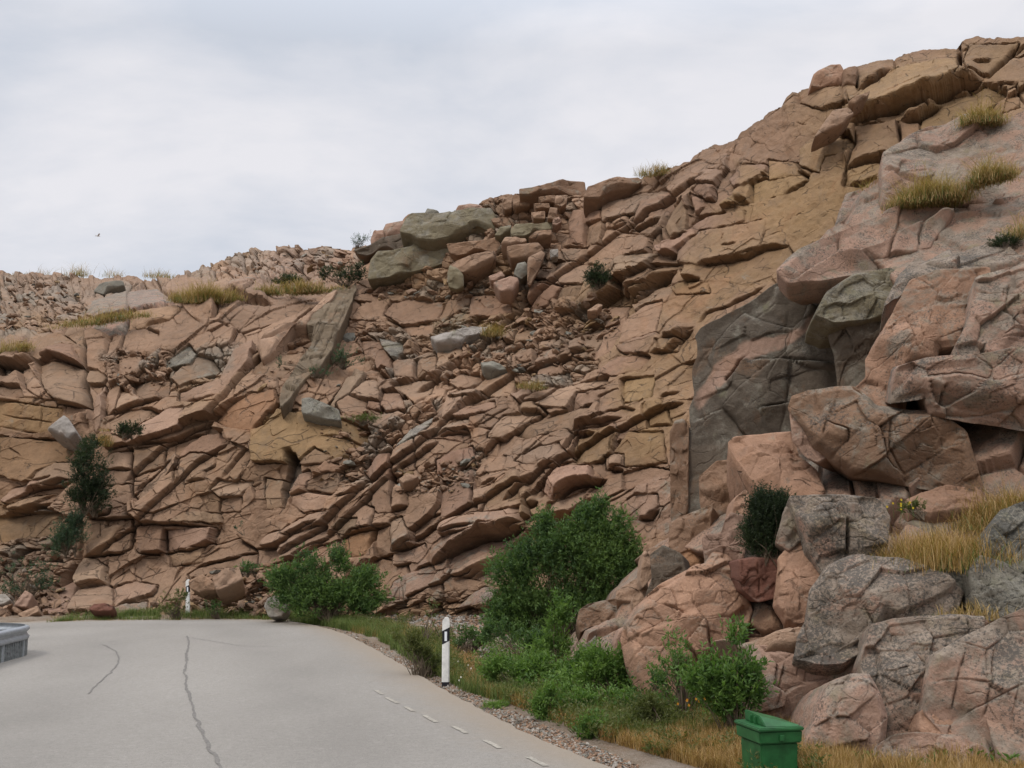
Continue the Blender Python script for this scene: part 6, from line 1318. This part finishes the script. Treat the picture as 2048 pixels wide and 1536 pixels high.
def blades(pos, H, lean, cols, rg, w=.006, droop=.5, segs=3):
    n = len(pos); a = rg.uniform(0, 2 * np.pi, n); dx, dy = np.cos(a), np.sin(a); wd = np.stack([-dy, dx, 0 * dx], -1); V = []
    for s in range(segs + 1):
        t = s / segs; off = lean * H * t ** 1.6; z = H * t * (1 - droop * .35 * t * t * (lean / .5)); p = pos + np.stack([dx * off, dy * off, z], -1); ww = (w * (1 - t) ** .7 + .0006)[:, None] if isinstance(w, np.ndarray) else w * (1 - t) ** .7 + .0006
        V += [p - wd * ww * .5, p + wd * ww * .5]
    V = np.stack(V, 1); k = 2 * (segs + 1); i = (np.arange(n) * k)[:, None, None]; F = (i + np.array([[2 * s, 2 * s + 1, 2 * s + 3, 2 * s + 2] for s in range(segs)])[None]).reshape(-1, 4)
    C = np.repeat(cols[:, None], k, 1).reshape(-1, 3); return V.reshape(-1, 3), F, C
STRAW = np.array([[.42, .29, .11], [.52, .39, .18], [.33, .215, .075], [.46, .31, .13]]); TAWNY = np.array([[.40, .245, .08], [.48, .31, .11], [.30, .17, .05], [.52, .36, .16]]); GREENG = np.array([[.13, .19, .045], [.18, .24, .06], [.09, .14, .035], [.22, .24, .08]])
def grass_tuft(label, pxs, Y, n, H, pal, seed, spread=1.0, lean=(.25, 1.15), w=.006, green=.28, group='dry grass tufts on the rocks', cliffy=None, depth=.35, name='grass_tuft', cat='grass'):
    """pxs: foot line of the tuft in photograph pixels"""
    n = int(n * .7); rg = np.random.default_rng(seed); L = pts('Z', pxs); s = np.concatenate([[0], np.cumsum(np.hypot(*np.diff(L, axis=0).T))]); ncl = max(5, n // 55)
    t = rg.uniform(0, s[-1], ncl); px = np.interp(t, s, L[:, 0]) ; py = np.interp(t, s, L[:, 1])
    if cliffy is not None: Yv = np.array([cliff_Y(a, b) for a, b in zip(px, py)]) - cliffy
    else: Yv = np.full(ncl, Y)
    c = at(px, py, Yv); c[:, 1] += rg.uniform(-depth, depth, ncl) * .5; c[:, 2] += rg.uniform(-.04, .03, ncl)
    k = rg.integers(0, ncl, n); pos = c[k] + np.stack([rg.normal(0, .09 * spread, n), rg.normal(0, .09 * spread, n), rg.uniform(-.05, 0, n)], -1)
    hc = rg.uniform(.4, 1.25, ncl) ** 1.2; hc *= np.clip(.35 + 2.2 * np.minimum(t, s[-1] - t) / max(s[-1], 1), .35, 1); HH = H * hc[k] * rg.uniform(.35, 1.2, n); ln = rg.uniform(*lean, n)
    pc = pal[rg.integers(0, len(pal), n)] * rg.uniform(.8, 1.15, (n, 1)); gm = rg.random(n) < green; pc[gm] = GREENG[rg.integers(0, 4, gm.sum())]; HH[gm] *= .6
    V, F, C = blades(pos, HH, ln, pc, rg, w); base = c.mean(0); base[2] = c[:, 2].min()
    o = quads_obj(name, V - base, F, C, GRASS); o.location = base; tag(o, label, cat, group); return o

# --- roadside bushes
bush('willow_bush', 'big green willow bush in front of the cliff foot, tallest in the picture', [(1090, 1120, 60, 75), (1150, 1085, 55, 60), (1215, 1085, 50, 70), (1060, 1190, 65, 75), (1150, 1175, 95, 95), (1235, 1150, 60, 75), (1030, 1240, 50, 45), (1110, 1235, 70, 55), (1190, 1040, 30, 35), (1085, 1055, 22, 30), (1262, 1130, 30, 60), (1200, 1200, 60, 30)], 18.9, (1120, 1296), 115000, .06, 'willow', .75, 11, 12, zbase=None, cl=.2, gaps=.7)
bush('willow_bush', 'wide low willow bush left of centre behind the road bend', [(575, 1175, 35, 45), (620, 1150, 40, 45), (665, 1135, 28, 35), (650, 1190, 70, 42), (710, 1180, 50, 38), (750, 1195, 35, 35), (600, 1205, 45, 28), (690, 1215, 70, 22)], 25.0, (660, 1242), 48000, .075, 'willow', .8, 12, 10, cl=.22)
bush('sapling', 'tall slim sapling in front of the big willow', [(1122, 1215, 14, 35), (1118, 1260, 28, 38), (1112, 1300, 36, 40), (1095, 1330, 40, 30)], 15.6, (1112, 1362), 6500, .06, 'fresh', .8, 13, 3, 'sapling', cl=.16, up=.9)
bush('shrub', 'leafy shrub mass between the near post and the sapling', [(1010, 1335, 45, 22), (1060, 1350, 50, 32), (980, 1350, 28, 20), (1110, 1370, 45, 40)], 14.2, (1040, 1385), 15000, .05, 'fresh', .8, 14, 5, 'shrub', cl=.14)
bush('shrub', 'low leafy shrub in front of the huge salmon boulder', [(1200, 1330, 45, 38), (1240, 1350, 50, 40), (1180, 1390, 50, 40), (1280, 1370, 35, 35), (1240, 1400, 45, 30)], 12.8, (1220, 1430), 20000, .05, 'fresh', .8, 15, 6, 'shrub', cl=.14)
bush('shrub', 'small leafy shrub low by the road edge in front of the others', [(1110, 1410, 35, 30), (1150, 1430, 38, 34), (1100, 1440, 25, 18)], 12.0, (1125, 1462), 9000, .045, 'fresh', .8, 16, 4, 'shrub', cl=.12)
bush('sapling', 'bright leafy sapling just left of the green bin', [(1470, 1300, 20, 30), (1455, 1345, 48, 35), (1490, 1365, 35, 40), (1430, 1390, 45, 38), (1485, 1400, 45, 35), (1450, 1430, 40, 25)], 10.4, (1460, 1466), 8500, .06, 'fresh', .8, 17, 4, 'sapling', cl=.17, up=.8)
bush('sapling', 'slender sapling left of the bright one, against the huge boulder', [(1350, 1310, 22, 30), (1370, 1340, 28, 28), (1335, 1350, 24, 26), (1355, 1385, 32, 28)], 11.4, (1355, 1420), 3000, .05, 'willow', .8, 18, 3, 'sapling', cl=.14, up=.8)
bush('shrub', 'round leafy clump at the road edge below the slender sapling', [(1200, 1450, 32, 28), (1190, 1475, 30, 20), (1225, 1470, 22, 20)], 10.9, (1200, 1494), 4500, .04, 'fresh', .8, 19, 4, 'shrub', cl=.10)
bush('shrub', 'weedy shrub between the round clump and the bright sapling', [(1310, 1430, 45, 28), (1270, 1450, 38, 24), (1350, 1450, 38, 22)], 11.0, (1310, 1478), 4200, .035, 'olive', .8, 20, 5, 'shrub', cl=.10)
bush('shrub', 'small green sapling growing on the scree left of the near post', [(862, 1222, 10, 22), (858, 1245, 16, 16)], 19.5, (860, 1268), 900, .05, 'olive', .8, 21, 3, 'shrub', cl=.12)
bush('shrub', 'low green weeds left of the near post', [(830, 1290, 30, 22), (850, 1320, 30, 25), (870, 1345, 25, 20), (810, 1275, 26, 16)], 15.9, (845, 1358), 6000, .04, 'olive', .8, 22, 6, 'weeds', cl=.11)
bush('shrub', 'low green plants right of the near post on the scree', [(930, 1265, 30, 17), (965, 1280, 30, 15), (915, 1285, 18, 12)], 18.0, (935, 1300), 3600, .045, 'willow', .8, 23, 5, 'weeds', cl=.11)
bush('shrub', 'leafy weeds at the foot of the far marker post', [(350, 1210, 22, 18), (335, 1225, 22, 10), (365, 1195, 14, 14)], 26.4, (350, 1236), 2200, .05, 'olive', .8, 24, 4, 'weeds', cl=.12)
bush('shrub', 'small green plant right of the far marker post', [(430, 1218, 14, 14)], 26.5, (430, 1236), 700, .05, 'willow', .8, 25, 3, 'weeds', cl=.12)
bush('shrub', 'small green shrub on the scree above the left bush', [(497, 1138, 18, 9)], 27.0, (497, 1150), 600, .06, 'willow', .8, 26, 3, 'shrub', cl=.12)
bush('creeper', 'narrow creeping stem on the pale rock right of the left bush', [(802, 1165, 4, 16), (800, 1185, 5, 12)], 24.9, (800, 1198), 380, .05, 'willow', .8, 27, 2, 'creeper', cl=.08)
bush('moss_clump', 'flat bright green mossy clump at the road edge', [(1000, 1413, 34, 8)], 13.0, (1000, 1420), 2600, .025, 'fresh', 1.2, 28, 3, 'plant', cl=.05)
bush('shrub', 'loose leafy shrub between the sapling and the low shrub by the boulder', [(1160, 1345, 34, 34), (1140, 1385, 34, 26), (1190, 1360, 26, 26)], 13.6, (1160, 1410), 9000, .05, 'fresh', .8, 51, 4, 'shrub', cl=.16, up=.8)
bush('shrub', 'thin upright shrub between the slender sapling and the low shrub', [(1290, 1400, 26, 34), (1310, 1380, 20, 26), (1270, 1425, 30, 22)], 11.8, (1295, 1448), 6500, .045, 'willow', .8, 52, 4, 'shrub', cl=.15, up=.9)
bush('shrub', 'shrubby growth at the shaded foot of the big willow', [(1000, 1265, 25, 25), (1040, 1290, 40, 20), (1085, 1290, 30, 22)], 17.2, (1040, 1312), 9000, .055, 'willow', .8, 53, 4, 'shrub', cl=.16, up=.6)
# --- junipers and shrubs on the rocks
bush('juniper', 'dark green juniper in the gap above the red block', [(1530, 1020, 30, 35), (1562, 1025, 26, 32), (1525, 1070, 36, 42), (1550, 1095, 25, 28)], 12.3, (1525, 1122), 60000, .024, 'dark', .6, 31, 5, 'juniper', cl=.07, lw=.34, gaps=.3)
bush('juniper', 'largest dark juniper on the left part of the cutting', [(175, 960, 38, 55), (195, 985, 28, 32), (165, 1005, 34, 26), (170, 920, 18, 35)], 0, (170, 1030), 34000, .05, 'dark', .6, 32, 5, 'juniper', cl=.14, cliffy=1.0)
bush('juniper', 'dark green shrub just below the largest juniper', [(140, 1070, 28, 26), (120, 1090, 22, 20), (150, 1045, 16, 18)], 0, (135, 1110), 13000, .05, 'blue', .6, 33, 4, 'shrub', cl=.14, cliffy=.9)
bush('juniper', 'small dark shrub in the crack above the largest juniper', [(185, 890, 16, 16), (172, 905, 10, 16)], 0, (180, 915), 2600, .05, 'dark', .6, 34, 3, 'shrub', cl=.12, cliffy=.8)
bush('juniper', 'round dark shrub on the left slope beside the pale rib', [(258, 862, 24, 13)], 0, (258, 875), 8000, .045, 'dark', .6, 35, 3, 'shrub', cl=.10, cliffy=.8)
bush('juniper', 'round dark green shrub on the pale face below the ridge', [(1195, 555, 21, 21)], 0, (1195, 576), 11000, .045, 'dark', .7, 36, 3, 'shrub', cl=.12, cliffy=.7)
bush('juniper', 'dark shrub on the brow left of the leaning fin', [(573, 563, 26, 10)], 0, (573, 573), 7000, .06, 'dark', .7, 37, 3, 'shrub', cl=.13, cliffy=.8)
bush('juniper', 'dark shrubs at the top of the leaning fin', [(690, 553, 26, 15), (655, 548, 18, 12), (715, 545, 14, 18)], 0, (690, 570), 9000, .06, 'dark', .7, 38, 4, 'shrub', cl=.13, cliffy=.9)
bush('juniper', 'mossy dark clump on the granite near the right edge', [(2010, 488, 28, 14)], 16.0, (2010, 502), 5000, .022, 'dark', .8, 39, 3, 'plant', cl=.06)
bush('shrub', 'dull green shrub in the hollow behind the leaning fin', [(680, 712, 30, 18), (700, 725, 22, 10)], 0, (690, 735), 2600, .06, 'blue', .7, 40, 4, 'shrub', cl=.12, cliffy=.5)
bush('shrub', 'green grassy clump in the dip right of the fin foot', [(735, 838, 35, 8)], 0, (735, 848), 1500, .05, 'olive', .7, 41, 3, 'shrub', cl=.08, cliffy=.7)
bush('shrub', 'small shrub in the crack low on the left face', [(475, 1055, 12, 9)], 0, (475, 1066), 700, .05, 'blue', .7, 42, 2, 'shrub', cl=.08, cliffy=.7)
bush('fern', 'feathery green fern on the skyline left of the slabs', [(722, 482, 15, 9), (712, 488, 12, 6)], 0, (716, 496), 700, .10, 'blue', .7, 43, 3, 'fern', cl=.2, cliffy=.7, lw=.12, up=1.2)
bush('shrub', 'dull green weeds in the dark recess at the far left', [(60, 1140, 50, 25), (90, 1170, 35, 14), (30, 1180, 35, 14)], 0, (60, 1195), 3000, .06, 'blue', .7, 44, 4, 'shrub', cl=.12, cliffy=.5)
bush('shrub', 'green ledge plants near the foot of the leaning fin', [(640, 745, 30, 8), (560, 725, 10, 9)], 0, (630, 752), 1300, .05, 'blue', .7, 45, 3, 'shrub', cl=.1, cliffy=.7)
# --- dry grass on the rocks
GT = [("golden grass tuft spilling over the left brow", "350,600 400,606 440,604 480,598", 0, 5200, .85, STRAW, 1, dict(cliffy=1.0, w=.016, spread=1.6)),
 ("pale grass along the ledge under the left rubble", "105,655 200,645 300,630", 0, 2600, .5, STRAW, 2, dict(cliffy=.8, w=.014, spread=1.5)),
 ("small yellow grass patch at the far left edge", "-10,708 30,705 60,690", 0, 1500, .5, STRAW, 3, dict(cliffy=.8, w=.014, spread=1.4)),
 ("tawny grass around the brow shrubs", "500,590 560,585 620,585 680,580", 0, 3800, .6, STRAW, 4, dict(cliffy=.9, w=.016, spread=1.6)),
 ("thin pale grass on the far left skyline", "0,552 120,552 270,552 360,556", 0, 1800, .75, STRAW, 5, dict(cliffy=.3, w=.016, spread=2.5)),
 ("yellow grass on the small ledge below the ridge shrub", "1040,772 1080,776", 0, 900, .35, STRAW, 6, dict(cliffy=.7, w=.012)),
 ("dry grass clump on the middle slope by the pale rock", "965,665 1000,672", 0, 1000, .45, STRAW, 7, dict(cliffy=.7, w=.012)),
 ("thin dry grass on the ridge right of the capstones", "1275,356 1300,350 1330,342", 0, 900, .6, STRAW, 8, dict(cliffy=.5, w=.012, spread=1.4)),
 ("large golden grass tuft on the upper right ledge", "1795,412 1840,408 1890,402 1925,392", 17.4, 8500, .52, STRAW, 9, dict(w=.008, spread=1.3)),
 ("golden grass tuft near the right edge above the long slab", "1948,368 1985,358 2020,350", 17.0, 3800, .42, STRAW, 10, dict(w=.008)),
 ("topmost pale grass tuft on the upper right rocks", "1925,246 1960,246 2000,242", 19.0, 2600, .42, STRAW, 11, dict(w=.009)),
 ("greenish grass strip in the crack of the long slab", "1725,385 1760,380 1790,400", 19.2, 1600, .3, STRAW, 12, dict(w=.008, green=.3)),
 ("broad tawny grass field on the near ledge at the right", "1770,1130 1820,1135 1880,1130 1940,1120 1960,1090", 11.4, 17000, .42, TAWNY, 13, dict(w=.0055, spread=1.8, depth=1.1, lean=(.3, .95))),
 ("upper tawny grass at the right edge under the shaded hollow", "1960,1060 2000,1040 2060,1010", 12.2, 7500, .42, TAWNY, 14, dict(w=.0055, spread=1.6, depth=.9)),
 ("long straw stalks lying across the gap beside the mottled dome", "1905,1222 1930,1228 1975,1228", 10.3, 260, .32, STRAW, 15, dict(w=.008, spread=.8, green=0)),
 ("short dark grass at the foot of the mottled dome gap", "1860,1235 1900,1238 1930,1240", 10.3, 700, .12, TAWNY, 16, dict(w=.005, green=.5)),
 ("short grass at the right edge on the grey ledge", "2020,455 2048,470", 15.9, 900, .3, STRAW, 17, dict(w=.007)),
 ("dry grass in the crevice on the left orange wall", "200,870 215,900 210,860", 0, 600, .4, TAWNY, 18, dict(cliffy=.6, w=.012)),
]
for lb, px_, Y_, n_, H_, pal_, sd_, kw in GT: grass_tuft(lb, px_, Y_, n_, H_, pal_, sd_ + 200, **kw)
# --- verge: grass and weeds nobody could count
def verge(name, label, polys, pal, seed, w, cat='grass', lean=(.15, .7)):
    rg = np.random.default_rng(seed); P, Hs = [], []
    for ps, n, H in polys:
        q = scatter(pts('Z', ps), n * 2, rg); den = fbm(p3(q[:, 0] / 22, q[:, 1] / 9), 3, seed); q = q[den > rg.uniform(-.55, .25, len(q))][:n]; g_ = gpx(q[:, 0], q[:, 1]); P.append(g_); Hs.append(H * rg.uniform(.35, 1.1, len(q)))
    P = np.vstack(P); H = np.concatenate(Hs); n = len(P); c = pal[rg.integers(0, len(pal), n)] * rg.uniform(.75, 1.2, (n, 1))
    V, F, C = blades(P, H, rg.uniform(*lean, n), c, rg, w, segs=2); o = quads_obj(name, V, F, C, GRASS); tag(o, label, cat, kind='stuff')
verge('verge_grass', 'green grass and weeds along the outer road edge', [("90,1243 200,1240 380,1236 380,1226 200,1230", 6500, .22), ("380,1237 560,1240 640,1250 700,1262 700,1246 560,1228 390,1226", 9000, .22),
    ("620,1246 720,1268 800,1300 800,1262 700,1240", 9000, .25), ("780,1300 870,1350 930,1385 930,1350 860,1270 790,1260", 9000, .22), ("930,1385 1100,1430 1250,1490 1330,1480 1150,1400 960,1340", 15000, .2), ("1150,1450 1480,1500 1480,1440 1250,1400", 9000, .22)], GREENG, 1, .007)
verge('dry_verge_grass', 'tawny dry grass on the verge around the green bin', [("800,1290 920,1370 980,1400 960,1330 860,1262", 5000, .2), ("960,1385 1200,1480 1480,1560 1500,1470 1250,1440 1060,1400", 26000, .17), ("1330,1500 1700,1590 1720,1500 1400,1440", 22000, .22), ("1590,1536 2060,1580 2060,1536 1900,1510 1600,1500", 9000, .12), ("700,1265 830,1290 840,1262 740,1245", 3000, .2), ("1660,1580 1990,1600 1960,1520 1660,1500", 6000, .2), ("100,1243 560,1240 560,1234 100,1238", 2500, .12)], TAWNY, 2, .005)
def weeds(name, label, polys, seed, pal='olive', leaf=.045):
    rg = np.random.default_rng(seed); P1, P2, P3 = [np.array(q) for q in GREENS[pal]]; Pp, Dd, Cc, LL = [], [], [], []
    for ps, n, H in polys:
        q = scatter(pts('Z', ps), n, rg); g_ = gpx(q[:, 0], q[:, 1]); hh = H * rg.uniform(.4, 1.2, n)
        for k in range(26):
            t = rg.uniform(.15, 1, n); a = rg.uniform(0, 6.28, n); rr = .10 * (1 - t * .5) * rg.random(n)
            Pp.append(g_ + np.stack([np.cos(a) * rr, np.sin(a) * rr, hh * t], -1)); Dd.append(np.stack([np.cos(a), np.sin(a), rg.uniform(.1, 1.4, n)], -1)); m = rg.random((n, 1)) * .6 + t[:, None] * .4
            Cc.append(np.where(m < .5, P3 + (P1 - P3) * m * 2, P1 + (P2 - P1) * (m * 2 - 1))); LL.append(leaf * rg.uniform(.5, 1.2, n))
    Pp, Dd, Cc, LL = np.vstack(Pp), np.vstack(Dd), np.vstack(Cc), np.concatenate(LL); V, F, C = leaves(Pp, Dd, LL, LL * .4, Cc, rg); o = quads_obj(name, V, F, C, LEAF); tag(o, label, 'weeds', kind='stuff')
weeds('verge_weeds', 'leafy green weeds growing thickly among the roadside bushes', [("930,1330 1420,1330 1500,1470 1180,1490 1000,1400", 900, .22), ("780,1270 900,1270 940,1380 850,1350", 260, .2), ("690,1240 830,1240 800,1275 700,1260", 160, .2), ("400,1232 640,1236 700,1252 560,1238", 160, .2), ("1180,1440 1500,1460 1520,1530 1320,1520", 220, .16), ("1480,1535 1640,1535 1660,1640 1460,1640", 120, .2)], 71)
weeds('lush_weeds', 'brighter low leafy plants between the big willow and the road', [("920,1290 1100,1290 1400,1400 1440,1450 1150,1440 980,1360", 520, .3), ("1620,1500 2040,1520 2040,1540 1620,1540", 60, .1)], 72, 'fresh', .055)
# flowers
def flowers(label, pxs, Y, n, colr, seed, r=.012, spread=(.12, .1, .1), base=None):
    rg = np.random.default_rng(seed); c = at(*pxs, Y) if Y else gpx(np.array([pxs[0]]), np.array([pxs[1]]))[0] + [0, 0, .15]
    e = empty('flower_clump', c - [0, 0, .12]); tag(e, label, 'flowers'); ctr = c + rg.normal(0, 1, (n, 3)) * spread; V = []; F = []; b = 0
    for q in ctr:
        for k in range(6):
            a = k * math.pi / 3; d = np.array([math.cos(a), math.sin(a) * .4 - .2, math.sin(a)]); s = np.array([-math.sin(a), 0, math.cos(a)])
            V += [q, q + d * r * .6 + s * r * .35, q + d * r, q + d * r * .6 - s * r * .35]; F.append([b, b + 1, b + 2, b + 3]); b += 4
    V = np.array(V); C = np.tile(np.array(colr), (len(V), 1)); quads_obj('petals', V - np.array(e.location), F, C, LEAF, e)
    segs = [(q, q + np.array([rg.normal(0, .02), 0, -.16]), .0016, .002) for q in ctr]; A, B = tube_tree(segs, 4); mesh_from('flower_stems', A - np.array(e.location), B, plain('flower_stem', (.08, .13, .03), .7), parent=e)
flowers('yellow flowers above the tawny grass on the right ledge', (1815, 1012), 11.9, 9, (.62, .48, .03), 1, .014, (.10, .08, .07))
bush('flower_leaves', 'green leafy tuft holding the yellow flowers on the right ledge', [(1822, 1018, 20, 9)], 12.0, (1822, 1030), 900, .03, 'olive', .8, 46, 3, 'plant', cl=.07)
flowers('small white flowers on the scree in front of the willow', (1010, 1360), 0, 26, (.75, .75, .68), 2, .012, (.35, .5, .03))
flowers('small orange flowers left of the bright sapling', (1380, 1398), 11.0, 8, (.65, .30, .03), 3, .014, (.06, .05, .05))
